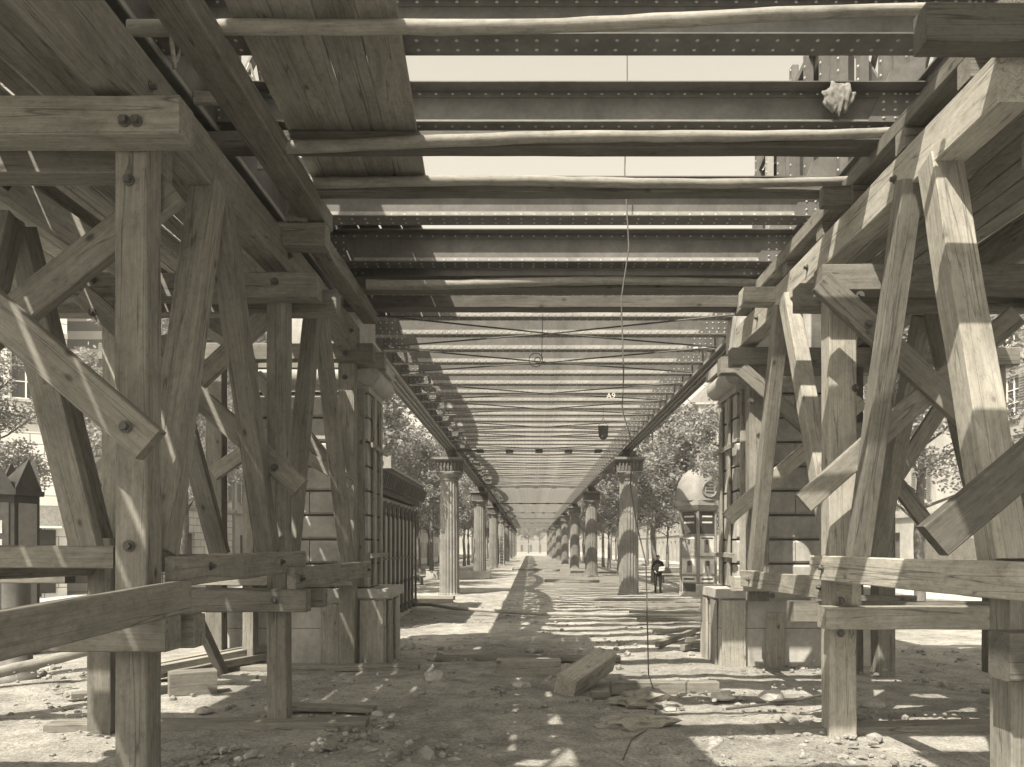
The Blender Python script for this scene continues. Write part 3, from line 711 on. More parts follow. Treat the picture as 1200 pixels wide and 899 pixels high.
# ------------------------------------------------------------------ trees
def tree_mesh(seed, H=11, trunk=3.6, cr=3.0, leaves=8000, ls=.125, tr=.16):
    r = random.Random(seed); t = MB(); pts = [V((0, 0, -.1))]; p = V((0, 0, 0))
    for i in range(1, 8): pts.append(V((r.uniform(-.06, .06) * i * .5, r.uniform(-.06, .06) * i * .5, (H - 2) * i / 7)))
    t.tube(pts, [tr * 1.25, tr, tr * .9, tr * .8, tr * .62, tr * .45, tr * .3, tr * .12], 9, 'bark')
    cl = []
    for i in range(16):
        z = trunk + (H - 2.2 - trunk) * (i / 16) ** .9; a = i * 2.4 + r.uniform(-.4, .4); ln = cr * (.95 - .5 * (i / 16)) * r.uniform(.7, 1.1)
        b = V((math.cos(a) * ln, math.sin(a) * ln, z + ln * r.uniform(.35, .9))); s = V((0, 0, z)); m = s.lerp(b, .5) + V((0, 0, -.15))
        t.tube([s, m, b], [tr * .35, tr * .22, tr * .06], 5, 'bark')
        for q in range(3): cl.append((s.lerp(b, .45 + q * .28) + V((r.uniform(-.5, .5), r.uniform(-.5, .5), r.uniform(-.3, .5))), r.uniform(.45, 1.0)))
        tw = b + V((r.uniform(-.6, .6), r.uniform(-.6, .6), r.uniform(-.2, .8))); t.tube([m, tw], [tr * .1, tr * .03], 4, 'bark', cap=False); cl.append((tw, r.uniform(.4, .7)))
    cl.append((V((0, 0, H - 1.3)), 1.0)); cl.append((V((.3, .2, H - .6)), .6))
    f = MB(); W = sum(c[1] ** 2.2 for c in cl); vs = []; fs = []
    for c, rad in cl:
        for k in range(int(leaves * rad ** 2.2 / W)):
            d = V((r.gauss(0, 1), r.gauss(0, 1), r.gauss(0, 1))).normalized() * rad * r.random() ** .45; d.z *= .75
            p = c + d; a = V((r.uniform(-1, 1), r.uniform(-1, 1), r.uniform(-.6, .6))).normalized(); n = V((r.uniform(-1, 1), r.uniform(-1, 1), r.uniform(.1, 1))).normalized()
            b = a.cross(n)
            if b.length < .1: continue
            b.normalize(); s = ls * r.uniform(.6, 1.25); o = len(vs)
            vs += [p - a * s, p + b * s * .5, p + a * s, p - b * s * .5]; fs.append((o, o + 1, o + 2, o + 3))
    f.add(vs, fs, 'leaf')
    return t.mesh('trunk'), f.mesh('crown')
TM = [tree_mesh(1), tree_mesh(2, 12, 3.9, 3.2), tree_mesh(3, 10, 3.4, 2.8)]
TN = [tree_mesh(11, 11, 3.0, 3.4, 16000, .085), tree_mesh(12, 12, 3.2, 3.6, 16000, .085)]
def tree(x, y, me, lb, rz, s=1, group=None):
    T = thing('plane_tree', V((x, y, 0)), lb, 'tree', group, rz); T.scale = (s, s, s)
    for nm, m in (('trunk', me[0]), ('crown', me[1])):
        o = bpy.data.objects.new(nm, m); C.objects.link(o); o.parent = T
    return T
lab = {-1: 'young plane tree in the avenue left of the viaduct columns', 1: 'young plane tree in the avenue right of the viaduct columns'}
for sx in (-1, 1):
    yy = 34.0 if sx < 0 else 38.5
    for i in range(17):
        xx = CX + sx * (7.6 if sx < 0 else 7.0) + rnd.uniform(-.3, .3)
        tree(xx, yy, TM[i % 3], lab[sx], rnd.uniform(0, 6), rnd.uniform(.82, 1.0), 'avenue trees ' + ('left' if sx < 0 else 'right') + ' of the viaduct')
        if i < 12: tree(CX + sx * 12.0 + rnd.uniform(-.4, .4), yy + 2, TM[(i + 1) % 3], lab[sx], rnd.uniform(0, 6), rnd.uniform(.85, 1.1), 'avenue trees ' + ('left' if sx < 0 else 'right') + ' of the viaduct')
        yy += 7.5
tree(-16.6, 23.5, TN[0], 'leafy tree at far left before the ashlar house', 0.4, .8)
tree(-9.2, 21.0, TN[1], 'slim trunked tree seen between the left trestle struts', 2.1, .9)
tree(11.3, 23.0, TN[0], 'leafy tree seen through the right trestle before the shuttered house', 3.2, .92)
tree(9.6, 31.0, TN[1], 'tall tree rising behind the round advertising kiosk', 1.1, 1.0)
tree(16.5, 20.0, TN[1], 'tree at far right edge beside the trestle', 4.0, .9)

# ------------------------------------------------------------------ buildings
def facade(name, x, y, rz, L, floors, bays, label, wall='plaster', depth=10, fh=3.3, gh=4.0, ww=1.05, wh=1.9, shutters=True, group=None, zinc=True, awning=None):
    """Local frame: facade in the XZ plane at y = 0 facing -Y, running from x = 0 to L."""
    T = thing(name, V((x, y, 0)), label, 'building', group, rz)
    xs = [0]; bw_ = L / bays; ops = []
    for b in range(bays): ops.append((b * bw_ + bw_ / 2 - ww / 2, b * bw_ + bw_ / 2 + ww / 2))
    zs = []
    for f in range(floors):
        z0 = (gh + (f - 1) * fh) if f else 0; zs.append((z0 + .9 if f else .05, (z0 + .9 + wh) if f else 2.9))
    H = gh + (floors - 1) * fh + .3
    mb = MB(); dep = .22
    xcut = [0] + [v for o in ops for v in o] + [L]; zcut = [0] + [v for z in zs for v in z] + [H]
    for i in range(len(xcut) - 1):
        for j in range(len(zcut) - 1):
            x0, x1, z0, z1 = xcut[i], xcut[i + 1], zcut[j], zcut[j + 1]
            if i % 2 and j % 2:
                mb.add([(x0, 0, z0), (x1, 0, z0), (x1, dep, z0), (x0, dep, z0)], [(0, 1, 2, 3)], wall); mb.add([(x0, 0, z1), (x1, 0, z1), (x1, dep, z1), (x0, dep, z1)], [(3, 2, 1, 0)], wall)
                mb.add([(x0, 0, z0), (x0, dep, z0), (x0, dep, z1), (x0, 0, z1)], [(0, 1, 2, 3)], wall); mb.add([(x1, 0, z0), (x1, dep, z0), (x1, dep, z1), (x1, 0, z1)], [(3, 2, 1, 0)], wall)
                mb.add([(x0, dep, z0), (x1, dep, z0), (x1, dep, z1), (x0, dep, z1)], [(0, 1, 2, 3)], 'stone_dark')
            else: mb.add([(x0, 0, z0), (x1, 0, z0), (x1, 0, z1), (x0, 0, z1)], [(0, 1, 2, 3)], wall)
    for a, b in (((0, 0), (0, depth)), ((0, depth), (L, depth)), ((L, depth), (L, 0))):
        mb.add([(a[0], a[1], 0), (b[0], b[1], 0), (b[0], b[1], H), (a[0], a[1], H)], [(3, 2, 1, 0)], wall)
    mb.build('wall', parent=T)
    rf = MB(); rf.box(-.25, L + .25, -.35, depth, H, H + .25, 'stone')
    rf.add([(-.1, -.1, H + .25), (L + .1, -.1, H + .25), (L + .1, depth, H + .25), (-.1, depth, H + .25), (.2, 1.6, H + 2.9), (L - .2, 1.6, H + 2.9), (L - .2, depth - 1.6, H + 2.9), (.2, depth - 1.6, H + 2.9)],
           [(0, 1, 5, 4), (1, 2, 6, 5), (2, 3, 7, 6), (3, 0, 4, 7), (4, 5, 6, 7)], 'zinc')
    ro = rf.build('roof', parent=T)
    cn = MB()
    for f in range(1, floors):
        z = gh + (f - 1) * fh; cn.box(-.02, L + .02, -.14, -.003, z + .1, z + .32, 'stone')
    cn.build('string_course', parent=T)
    wm = MB(); hw = ww / 2
    wm.box(-hw + .003, hw - .003, .12, .15, .003, wh - .003, 'glass')
    for xx in (-hw + .03, 0, hw - .03): wm.box(xx - .03, xx + .03, .08, .118, 0.004, wh - .004, 'white')
    for zz in (.04, wh * .36, wh * .68, wh - .04): wm.box(-hw + .06, hw - .06, .085, .117, zz - .02, zz + .02, 'white')
    wm.box(-hw - .1, hw + .1, -.12, -.003, -.12, -.003, 'stone')
    wme = wm.mesh('window'); smb = MB()
    for s in (-1, 1):
        a, b = sorted((s * (hw + .01), s * (hw + .52))); smb.box(a, b, -.05, -.004, 0, wh, 'shutter')
        for q in range(14): smb.box(a + .04, b - .04, -.075, -.052, .08 + q * (wh - .16) / 14, .08 + q * (wh - .16) / 14 + .05, 'shutter')
    sme = smb.mesh('shutter')
    for f in range(1, floors):
        for o_ in ops:
            wo_ = bpy.data.objects.new('window', wme); C.objects.link(wo_); wo_.parent = T; wo_.location = ((o_[0] + o_[1]) / 2, 0, zs[f][0])
            if shutters: s_ = bpy.data.objects.new('shutter', sme); C.objects.link(s_); s_.parent = wo_
    if awning:
        aw = MB(); aw.box(.2, L - .2, -.25, -.004, 3.0, 3.75, 'ink_mid'); aw.box(.2, L - .2, -.9, -.252, 2.86, 2.95, 'white'); aw.build('shop_fascia', parent=T)
        d = MB(); d.box(.4, L - .4, -.06, -.01, .2, 2.8, 'kiosk_dark'); d.build('shop_front', parent=T)
    return T
def facing(x0, y0, x1, y1): return math.atan2(y1 - y0, x1 - x0)
# far left ashlar house, its front turned partly towards the passage
ang = facing(-33.9, 23.8, -19.2, 33)
facade('ashlar_house', -33.9, 23.8, ang, 17.3, 5, 6, 'pale ashlar house with a shop fascia at the far left', 'ashlar', 9, 3.4, 7.2, 1.1, 2.0, False, awning=True)
# left side terrace, fronts facing the boulevard (+X): run from far to near along -Y so that local -Y looks to +X
def left_house(y0, y1, fl, bays, lb, wall='plaster', x=-19.5, sh=True):
    return facade('town_house', x, y0, R(90), y1 - y0, fl, bays, lb, wall, 10, 3.3, 4.2, shutters=sh)
left_house(37, 52, 5, 6, 'pale town house behind the left kiosk, first after the ashlar house', 'ashlar')
left_house(52.5, 84, 6, 11, 'long town house on the left side behind the first columns')
left_house(84.5, 130, 5, 15, 'long distant town house on the left side of the boulevard', 'plaster2')
left_house(130.5, 200, 6, 20, 'farthest town house on the left side of the boulevard')
def right_house(y0, y1, fl, bays, lb, wall='plaster', x=20.5, sh=True):
    return facade('town_house', x, y1, R(-90), y1 - y0, fl, bays, lb, wall, 10, 3.1, 3.6, shutters=sh, wh=1.75)
right_house(24, 37, 5, 6, 'sunlit shuttered house behind the right trestle', 'plaster2')
right_house(40, 58, 4, 6, 'lower pale house right of the advertising kiosk', 'plaster')
right_house(58.5, 96, 5, 12, 'long town house on the right side behind the trees', 'plaster')
right_house(96.5, 200, 6, 30, 'farthest town house on the right side of the boulevard', 'plaster2')
for i, (tx, ty) in enumerate(((-9, 262), (-4.5, 255), (-.5, 268), (3.2, 258), (7.5, 264), (12, 256))): tree(tx, ty, TM[i % 3], 'distant tree closing the end of the passage', i, 1.15, 'trees closing the far end')
facade('end_house', -9, 330, 0, 34, 4, 9, 'hazy grey house closing the far end of the boulevard', 'shutter', 10)

# palisade at right
T = thing('palisade_fence', V((18.4, 27, 0)), 'weathered paling fence below the shuttered house at right', 'fence')
mb = MB()
for i in range(62): mb.box(-.02, .02, i * .16, i * .16 + .13, .1, 2.45 + rnd.uniform(-.03, .03), 'board')
mb.build('paling', parent=T); mb = MB()
for z in (.5, 2.0): mb.box(.022, .09, 0, 9.9, z, z + .1, 'board')
mb.build('fence_rail', parent=T)
mb = MB()
for i in range(26): mb.tube([(0, i * .25, .1), (0, i * .25, 1.2)], .02, 5, 'iron_dark')
for z in (.3, 1.1): mb.box(-.02, .02, 0, 6.25, z, z + .04, 'iron_dark')
tag(mb.build('iron_railing', loc=(-13.2, 24, 0)), 'low dark iron railing seen between the left trestle posts', 'railing')

# ------------------------------------------------------------------ iron shelter beside the left pier
T = thing('iron_shelter', V((-6.4, 19.6, 0)), 'arcaded iron and glass shelter beside the left stone pier', 'shelter')
W_, D_ = 2.55, 7.5
mb = MB(); mb.box(0, W_, 0, D_, 0, .12, 'stone'); mb.build('base_slab', parent=T)
mb = MB(); mb.box(.12, W_ - .12, .12, D_ - .12, .12, 1.05, 'kiosk'); mb.build('lower_panel', parent=T)
mb = MB(); mb.box(.14, W_ - .14, .14, D_ - .14, 1.06, 3.45, 'plaster2'); mb.build('glazing', parent=T)
n = 10
for sidex in (W_, ):
    for i in range(n + 1):
        yy = .1 + (D_ - .2) * i / n; mb = MB()
        mb.lathe([(.08, .12), (.08, .3), (.04, .36), (.04, 1.0), (.06, 1.04), (.04, 1.1), (.035, 2.9), (.07, 3.0), (.05, 3.06), (.08, 3.3)], 10, (sidex - .04, yy), 'iron'); mb.build('colonnette', parent=T)
        if i < n:
            a = MB(); y2 = yy + (D_ - .2) / n; r = (y2 - yy) / 2 - .04; cy = (yy + y2) / 2
            a.tube([(sidex - .05, cy + r * math.cos(t), 3.0 + r * 1.0 * math.sin(t)) for t in [PI * q / 10 for q in range(11)]], .03, 5, 'iron')
            a.build('arch', parent=T); a = MB(); a.box(sidex - .08, sidex - .03, yy + .06, y2 - .06, 1.75, 1.80, 'iron'); a.build('mid_rail', parent=T)
for i in range(4):
    mb = MB(); xx = .1 + (W_ - .2) * i / 3; mb.lathe([(.10, .12), (.055, .36), (.05, 2.9), (.09, 3.0), (.11, 3.3)], 10, (xx, .04), 'iron'); mb.build('colonnette', parent=T)
mb = MB(); mb.box(-.1, W_ + .08, -.1, D_ + .1, 3.46, 3.62, 'kiosk_dark'); mb.box(-.2, W_ + .2, -.2, D_ + .2, 3.98, 4.14, 'castcap'); mb.box(-.16, W_ + .16, -.16, D_ + .16, 3.62, 3.98, 'iron')
for i in range(34): yy = -.25 + i * (D_ + .45) / 33; mb.bar((W_ + .17, yy, 3.64), (W_ + .25, yy, 4.0), .06, .09, 'castcap')
mb.box(-.28, W_ + .26, -.28, D_ + .28, 4.14, 4.2, 'kiosk')
mb.build('cornice', parent=T)
mb = MB(); mb.box(-.5, W_ + .5, -.46, -.402, 4.0, 4.3, 'kiosk_light'); mb.rivet(W_ * .9, -.465, 4.15, .07, (0, -1, 0), 'iron_dark'); mb.rivet(W_ * 1.1, -.465, 4.15, .07, (0, -1, 0), 'iron_dark'); mb.build('sign_board', parent=T)

# ------------------------------------------------------------------ advertising kiosk with dome (right)
KX, KY = 7.25, 34.2
T = thing('advertising_kiosk', V((KX, KY, 0)), 'domed hexagonal advertising kiosk with posters beside the right pier', 'kiosk')
def hexa(r, rot=0): return [(r * math.cos(PI / 3 * k + rot), r * math.sin(PI / 3 * k + rot)) for k in range(6)]
def hexprism(mb, r0, z0, r1, z1, m, rot):
    a, b = hexa(r0, rot), hexa(r1, rot); mb.add([(x, y, z0) for x, y in a] + [(x, y, z1) for x, y in b], [(k, (k + 1) % 6, 6 + (k + 1) % 6, 6 + k) for k in range(6)] + [tuple(reversed(range(6))), tuple(range(6, 12))], m)
rot = R(-90 - 12)                                   # an arris at the front, slightly turned
mb = MB(); hexprism(mb, .92, 0, .92, .18, 'stone', rot); hexprism(mb, .84, .18, .84, 3.7, 'kiosk', rot); mb.build('body', parent=T)
for k in range(6):
    a = PI / 3 * k + rot; mb = MB(); x, y = .845 * math.cos(a), .845 * math.sin(a); mb.tube([(x, y, .18), (x, y, 3.7)], .05, 8, 'kiosk_light'); mb.build('corner_post', parent=T)
mb = MB(); hexprism(mb, .95, 3.66, 1.08, 3.86, 'kiosk_light', rot); hexprism(mb, 1.08, 3.86, 1.05, 4.06, 'kiosk_light', rot); mb.build('cornice', parent=T)
mb = MB(); pr = [(.98, 4.06), (.95, 4.4), (.86, 4.8), (.68, 5.15), (.42, 5.4), (.14, 5.52), (.10, 5.58), (.16, 5.66), (.10, 5.76), (.05, 5.82), (.07, 5.9), (.02, 6.15)]
mb.lathe(pr, 24, (0, 0), 'kiosk_light'); mb.build('dome', parent=T)
for k in range(6):
    a = PI / 3 * (k + .5) + rot; nrm = V((math.cos(a), math.sin(a), 0)); tn = V((-nrm.y, nrm.x, 0)); rz = a + PI / 2
    def panel(name, z0, z1, u0, u1, m, d=.02):
        mb = MB(); r = .84 * math.cos(PI / 6) + .002
        vs = []
        for dd in (0, d):
            for u, z in ((u0, z0), (u1, z0), (u1, z1), (u0, z1)): p = nrm * (r + dd) + tn * u; vs.append((p.x, p.y, z))
        mb.add(vs, [(3, 2, 1, 0), (4, 5, 6, 7), (0, 1, 5, 4), (1, 2, 6, 5), (2, 3, 7, 6), (3, 0, 4, 7)], m); return mb.build(name, parent=T)
    if nrm.y < .4:
        panel('poster', 2.65, 3.6, -.34, .34, 'ink' if k % 2 else 'kiosk_dark'); panel('poster', 1.72, 2.55, -.34, .34, 'paper' if k % 2 == 0 else 'ink_mid')
        panel('poster', .95, 1.64, -.34, .34, 'paper'); panel('poster_figure', 1.02, 1.5, -.12, .14, 'ink_mid', .026); panel('poster_figure', 1.85, 2.4, -.14, .10, 'ink_mid', .026)
        panel('sign_plate', .62, .86, -.34, .34, 'paper'); panel('lower_panel', .22, .56, -.3, .3, 'kiosk_dark')
        for q in range(5): panel('poster_line', 1.60 - q * 0 - .04 * 0, 1.615, -.30, .30, 'ink', .027) if q == 0 else panel('poster_line', 1.0 - .0 + .0 * q + .012 * q - .04, 1.0 + .012 * q - .035, -.28 + .03 * q, .28 - .02 * q, 'ink_mid', .027)
        panel('poster_line', 2.44, 2.5, -.28, .28, 'ink' if k % 2 == 0 else 'paper', .027); panel('poster_line', .70, .78, -.26, .26, 'ink', .026)
        panel('poster_figure', 2.2, 2.42, -.07, .05, 'ink', .03); panel('poster_figure', 1.3, 1.52, -.06, .08, 'ink', .03); panel('poster_border', 2.58, 2.63, -.38, .38, 'kiosk_light', .03); panel('poster_border', 1.66, 1.70, -.38, .38, 'kiosk_light', .03); panel('poster_border', .88, .93, -.38, .38, 'kiosk_light', .03)
        for zz in (3.35, 3.1): panel('sign_plate', zz, zz + .07, -.24, .24, 'paper', .026)
    if k: continue
    cpt = nrm * .93 + V((0, 0, 4.52)); mb = MB()
    ring = [cpt + tn * (.33 * math.cos(t)) + V((0, 0, .33 * math.sin(t))) + nrm * .03 for t in [2 * PI * q / 20 for q in range(21)]]
    mb.tube(ring, .045, 6, 'kiosk_light'); mb.tube([cpt - nrm * .12, cpt + nrm * .02], .33, 20, 'kiosk', False)
    for zz in (-.12, .02, .14): mb.bar(cpt + nrm * .03 - tn * .18 + V((0, 0, zz)), cpt + nrm * .03 + tn * .18 + V((0, 0, zz)), .02, .05, 'ink')
    mb.build('medallion', parent=T)

# dark kiosk at far left edge
T = thing('dark_kiosk', V((-10.35, 15.6, 0)), 'dark gabled kiosk with white letters at the left edge', 'kiosk', rz=R(20))
mb = MB(); hexprism(mb, .62, 0, .62, 3.1, 'kiosk_dark', 0); mb.build('body', parent=T)
mb = MB(); hexprism(mb, .70, 3.1, .70, 3.2, 'kiosk_dark', 0)
for k in range(6):
    a, b = PI / 3 * k, PI / 3 * (k + 1); p, q = V((.66 * math.cos(a), .66 * math.sin(a), 3.2)), V((.66 * math.cos(b), .66 * math.sin(b), 3.2)); m = (p + q) / 2 + V((0, 0, .62))
    i = V((0, 0, 3.4)); mb.add([p, q, m, i], [(0, 1, 2), (0, 2, 3), (1, 3, 2)], 'kiosk_dark')
mb.build('gabled_roof', parent=T)
for k in range(6):
    a = PI / 3 * (k + .5); n_ = V((math.cos(a), math.sin(a), 0)); t_ = V((-n_.y, n_.x, 0)); mb = MB(); vs = []
    for dd in (.54, .555):
        for u, z in ((-.22, .9), (.22, .9), (.22, 2.95), (-.22, 2.95)): p = n_ * dd + t_ * u; vs.append((p.x, p.y, z))
    mb.add(vs, [(3, 2, 1, 0), (4, 5, 6, 7), (0, 1, 5, 4), (1, 2, 6, 5), (2, 3, 7, 6), (3, 0, 4, 7)], 'zinc' if k % 2 else 'ink'); pn = mb.build('poster_panel', parent=T)
    if n_.y < .2 and k % 2 == 0:
        for j, ch in enumerate('OMNI'):
            text_part('letter', ch, .36, tuple(n_ * .562 + V((0, 0, 1.75 + j * .36))), (R(90), R(0), a + PI / 2), 'paper', pn)

# ------------------------------------------------------------------ bystander
def person(x, y):
    T = thing('person', V((x, y, 0)), 'man standing in a dark coat holding a white paper beside the right column', 'person', rz=R(8))
    def skin(name, pts, edges, rad, mat, sub=2):
        me = bpy.data.meshes.new(name); me.from_pydata(pts, edges, []); o = bpy.data.objects.new(name, me); C.objects.link(o)
        md = o.modifiers.new('s', 'SKIN'); 
        for i, v in enumerate(me.skin_vertices[0].data): r_ = rad[i]; v.radius = r_ if isinstance(r_, tuple) else (r_, r_); v.use_root = (i == 0)
        o.modifiers.new('u', 'SUBSURF').levels = sub; md2 = o.modifiers['u']; md2.render_levels = sub
        bpy.context.view_layer.update()
        nm = bpy.data.meshes.new_from_object(o.evaluated_get(bpy.context.evaluated_depsgraph_get())); bpy.data.objects.remove(o)
        nm.materials.clear(); nm.materials.append(M[mat])
        for p in nm.polygons: p.use_smooth = True; p.material_index = 0
        o = bpy.data.objects.new(name, nm); C.objects.link(o); o.parent = T; return o
    # body: pelvis root, spine, neck, head; legs; arms with five-fingered hands
    P = [(0, 0, .92), (0, 0, 1.1), (0, 0, 1.3), (0, 0, 1.42), (0, 0, 1.5), (0, -.01, 1.58), (0, -.02, 1.66)]
    Rr = [(.15, .11), (.14, .105), (.17, .115), (.12, .09), .055, (.07, .085), (.06, .075)]
    E = [(0, 1), (1, 2), (2, 3), (3, 4), (4, 5), (5, 6)]
    def chain(start, pts, rs):
        prev = start
        for p, r_ in zip(pts, rs): P.append(p); Rr.append(r_); E.append((prev, len(P) - 1)); prev = len(P) - 1
        return prev
    for s in (-1, 1):
        e = chain(0, [(s * .10, 0, .84), (s * .11, -.01, .50), (s * .115, .01, .12), (s * .12, .02, .05), (s * .13, -.12, .035)], [(.095, .1), (.065, .07), (.045, .05), (.045, .05), (.04, .03)])
    for s, el, wr in ((-1, (-.27, .03, 1.12), (-.20, -.14, 1.0)), (1, (.28, .03, 1.13), (.12, -.2, 1.08))):
        e = chain(3, [(s * .18, 0, 1.40), el, wr], [.07, .055, .036]); d = (V(wr) - V(el)).normalized(); h = V(wr) + d * .07
        e = chain(e, [tuple(h)], [(.035, .02)])
        for q in range(4): b = h + V((.0, 0, 1)) * (-.024 + q * .016); chain(e, [tuple(b + d * .04), tuple(b + d * (.075 + .008 * (q in (1, 2))) + V((0, .01, 0)))], [.010, .008])
        chain(e, [tuple(h + V((0, -.03, .025))), tuple(h + V((0, -.045, .04)) + d * .02)], [.011, .009])
    body = skin('body', P, E, Rr, 'cloth')
    body.data.materials.append(M['skin'])
    for p in body.data.polygons:
        c = p.center
        if c.z > 1.515 or (c.y < -.17 and .85 < c.z < 1.2): p.material_index = 1
    coat = skin('coat', [(0, 0, 1.40), (0, 0, 1.2), (0, .0, .98), (0, 0, .80)], [(0, 1), (1, 2), (2, 3)], [(.17, .12), (.185, .135), (.19, .145), (.22, .17)], 'cloth')
    mb = MB(); bm = bmesh.new(); bmesh.ops.create_uvsphere(bm, u_segments=16, v_segments=12, radius=1)
    for v in bm.verts:
        v.co = V((v.co.x * .085, v.co.y * .10 + .012, v.co.z * .085))
        if v.co.y < -.03 and v.co.z < .04: v.co.y *= .3
    me = bpy.data.meshes.new('hair'); bm.to_mesh(me); bm.free(); me.materials.append(M['hair']); h = bpy.data.objects.new('hair', me); C.objects.link(h); h.parent = T; h.location = (0, 0, 1.655)
    f = MB(); f.add([(-.012, -.095, 1.60), (.012, -.095, 1.60), (0, -.125, 1.595), (0, -.092, 1.635)], [(0, 2, 3), (2, 1, 3), (0, 1, 2)], 'skin'); f.build('nose', parent=T)
    for s in (-1, 1):
        f = MB(); f.rivet(s * .032, -.094, 1.63, .009, (0, -1, 0), 'ink'); f.build('eye', parent=T)
        f = MB(); f.lathe([(.006, 1.58), (.018, 1.60), (.02, 1.63), (.006, 1.65)], 8, (s * .078, 0), 'skin'); f.build('ear', parent=T)
    return T
pt = person(5.84, 36.2)
mb = MB(); mb.add([(0, 0, 0), (.26, -.05, .05), (.27, -.04, .22), (.02, .01, .19), (0, .012, 0), (.26, -.038, .05), (.27, -.028, .22), (.02, .022, .19)], [(0, 1, 2, 3), (7, 6, 5, 4), (0, 4, 5, 1), (1, 5, 6, 2), (2, 6, 7, 3), (3, 7, 4, 0)], 'white')
tag(mb.build('folded_paper', loc=(5.83, 35.93, 1.0)), 'white folded paper held by the standing man', 'paper')

# ------------------------------------------------------------------ things on the ground
def block(name, a, b, wy, wz, mat, lb, cat, up=V((0, 0, 1)), **k): return tag(timber(name, a, b, wy, wz, mat, None, up, **k), lb, cat)
block('timber_block', (-.54, 12.95, .12), (.5, 12.95, .12), .34, .30, 'board_dark', 'thick dark timber block lying across the middle of the passage', 'block')
block('loose_plank', (-1.75, 14.6, .06), (1.65, 14.5, .06), .24, .09, 'board', 'long thin plank on the dirt behind the dark timber block', 'plank')
block('squared_block', (.50, 11.2, .13), (1.18, 12.35, .36), .32, .30, 'timber_new', 'tilted pale squared block beside the dark timber block', 'block', up=V((.35, 0, 1)))
block('squared_timber', (1.15, 11.3, .10), (2.7, 11.45, .08), .2, .17, 'timber', 'squared timber lying right of the tilted block', 'timber')
block('short_offcut', (.85, 11.0, .06), (1.1, 11.05, .06), .12, .09, 'board_dark', 'small dark offcut between tilted block and squared timber', 'offcut')
block('loose_board', (-3.1, 10.1, .07), (-1.95, 10.0, .05), .2, .07, 'board', 'short board lying beside the left sill board end', 'board')
fan = [((2.6, 16.2), (5.2, 21.5)), ((3.0, 15.6), (5.3, 19.5)), ((3.3, 16.8), (5.8, 17.6)), ((2.9, 18.6), (6.2, 20.4)), ((3.0, 24.0), (7.2, 23.6)), ((2.2, 27.0), (7.8, 26.6)), ((2.0, 30.3), (8.0, 29.0)), ((3.2, 16.0), (5.4, 16.4)), ((2.9, 21.4), (6.0, 22.0))]
for i, (a, b) in enumerate(fan):
    tag(timber('scattered_rail', (a[0], a[1], .10 + .02 * (i % 3)), (b[0], b[1], .12 + .03 * (i % 2)), .10, .11, 'board_dark' if i % 3 == 0 or i in (5, 6) else 'timber'), 'loose rail in the jumble of timber before the right pier', 'rail', 'loose rails scattered before the right pier')
for k, (a, b, m_, lb) in enumerate((((-6.0, 32, .08), (-3.0, 31.4, .08), 'timber', 'pale plank lying at the foot of the first left column'), ((-5.6, 29.4, .08), (-2.9, 29.9, .08), 'timber_new', 'paler plank lying nearest of the two before the first left column'),
                    ((.9, 47, .1), (4.0, 46, .12), 'board_dark', 'dark plank lying between the first and second right columns'), ((3.2, 62, .15), (6.5, 60, .15), 'board_dark', 'dark baulk near the second right column'), ((-1.5, 70, .12), (2.5, 68, .12), 'board_dark', 'dark baulk lying far down the passage'))):
    tag(timber('loose_plank', a, b, .3, .16, m_), lb, 'plank')
block('stone_slab', (-7.6, 52.5, .26), (-2.6, 52.5, .26), 1.2, .5, 'stone', 'long low stone slab between the first and second left columns', 'slab')
block('stone_slab', (-6.6, 61, .26), (-3.4, 61, .26), 1.2, .55, 'stone', 'shorter stone slab behind the long one at left', 'slab')
mb = MB(); mb.box(-1.1, 1.1, -.2, .2, .42, .5, 'board'); 
for x in (-.9, .9): mb.box(x - .06, x + .06, -.17, .17, 0, .42, 'iron_dark')
mb.box(-1.1, 1.1, .17, .21, .55, .9, 'board')
tag(mb.build('park_bench', loc=(-6.9, 44, 0)), 'dark bench under the trees behind the first left column', 'bench')
mb = MB(); mb.box(-1.1, 1.1, -.2, .2, .42, .5, 'board'); 
for x in (-.9, .9): mb.box(x - .06, x + .06, -.17, .17, 0, .42, 'iron_dark')
mb.box(-1.1, 1.1, .17, .21, .55, .9, 'board')
tag(mb.build('park_bench', loc=(8.6, 46, 0)), 'dark bench under the trees right of the second right column', 'bench')
# long pipe across the passage
mb = MB(); mb.tube([(-4.6, 27.4, .12), (-3.2, 25.6, .24), (-2.4, 24.6, .20), (.2, 23.4, .13), (3, 22.8, .14), (5.6, 22.5, .13)], .055, 12, 'log')
tag(mb.build('long_pipe'), 'long pale pipe lying right across the passage', 'pipe')
mb = MB(); mb.tube([(2.4, 9.7, .12), (3.3, 9.9, .18), (4.2, 10.5, .22)], .018, 8, 'iron_dark'); tag(mb.build('iron_rod'), 'bent iron rod on the dirt left of the right post foot', 'rod')
mb = MB(); mb.tube([(6.2, 10.9, .12), (7.6, 10.2, .10)], .035, 8, 'bark'); tag(mb.build('thin_pole'), 'thin dark pole on the ground right of the right post', 'pole')
tag(roundlog('crooked_log', [(-8.4, 11.2, .1), (-7.5, 12.0, .3), (-6.6, 12.8, .62)], .085, 'log'), 'crooked pale branch log propped at left behind the near rail', 'log')
for i in range(5):
    a = V((-6.3 + .17 * i, 12.0 + .1 * i, .10 + .1 * (i % 2))); tag(timber('stacked_beam', a, a + V((1.25, 1.9, .12)), .15, .13, 'timber_new' if i % 2 else 'timber'), 'squared beam in the small heap behind the near left post', 'beam', 'squared beams heaped behind the near left post')
block('timber_block', (-5.1, 11.2, .16), (-4.55, 11.5, .16), .3, .34, 'board_dark', 'dark timber block by the heap of squared beams', 'block')
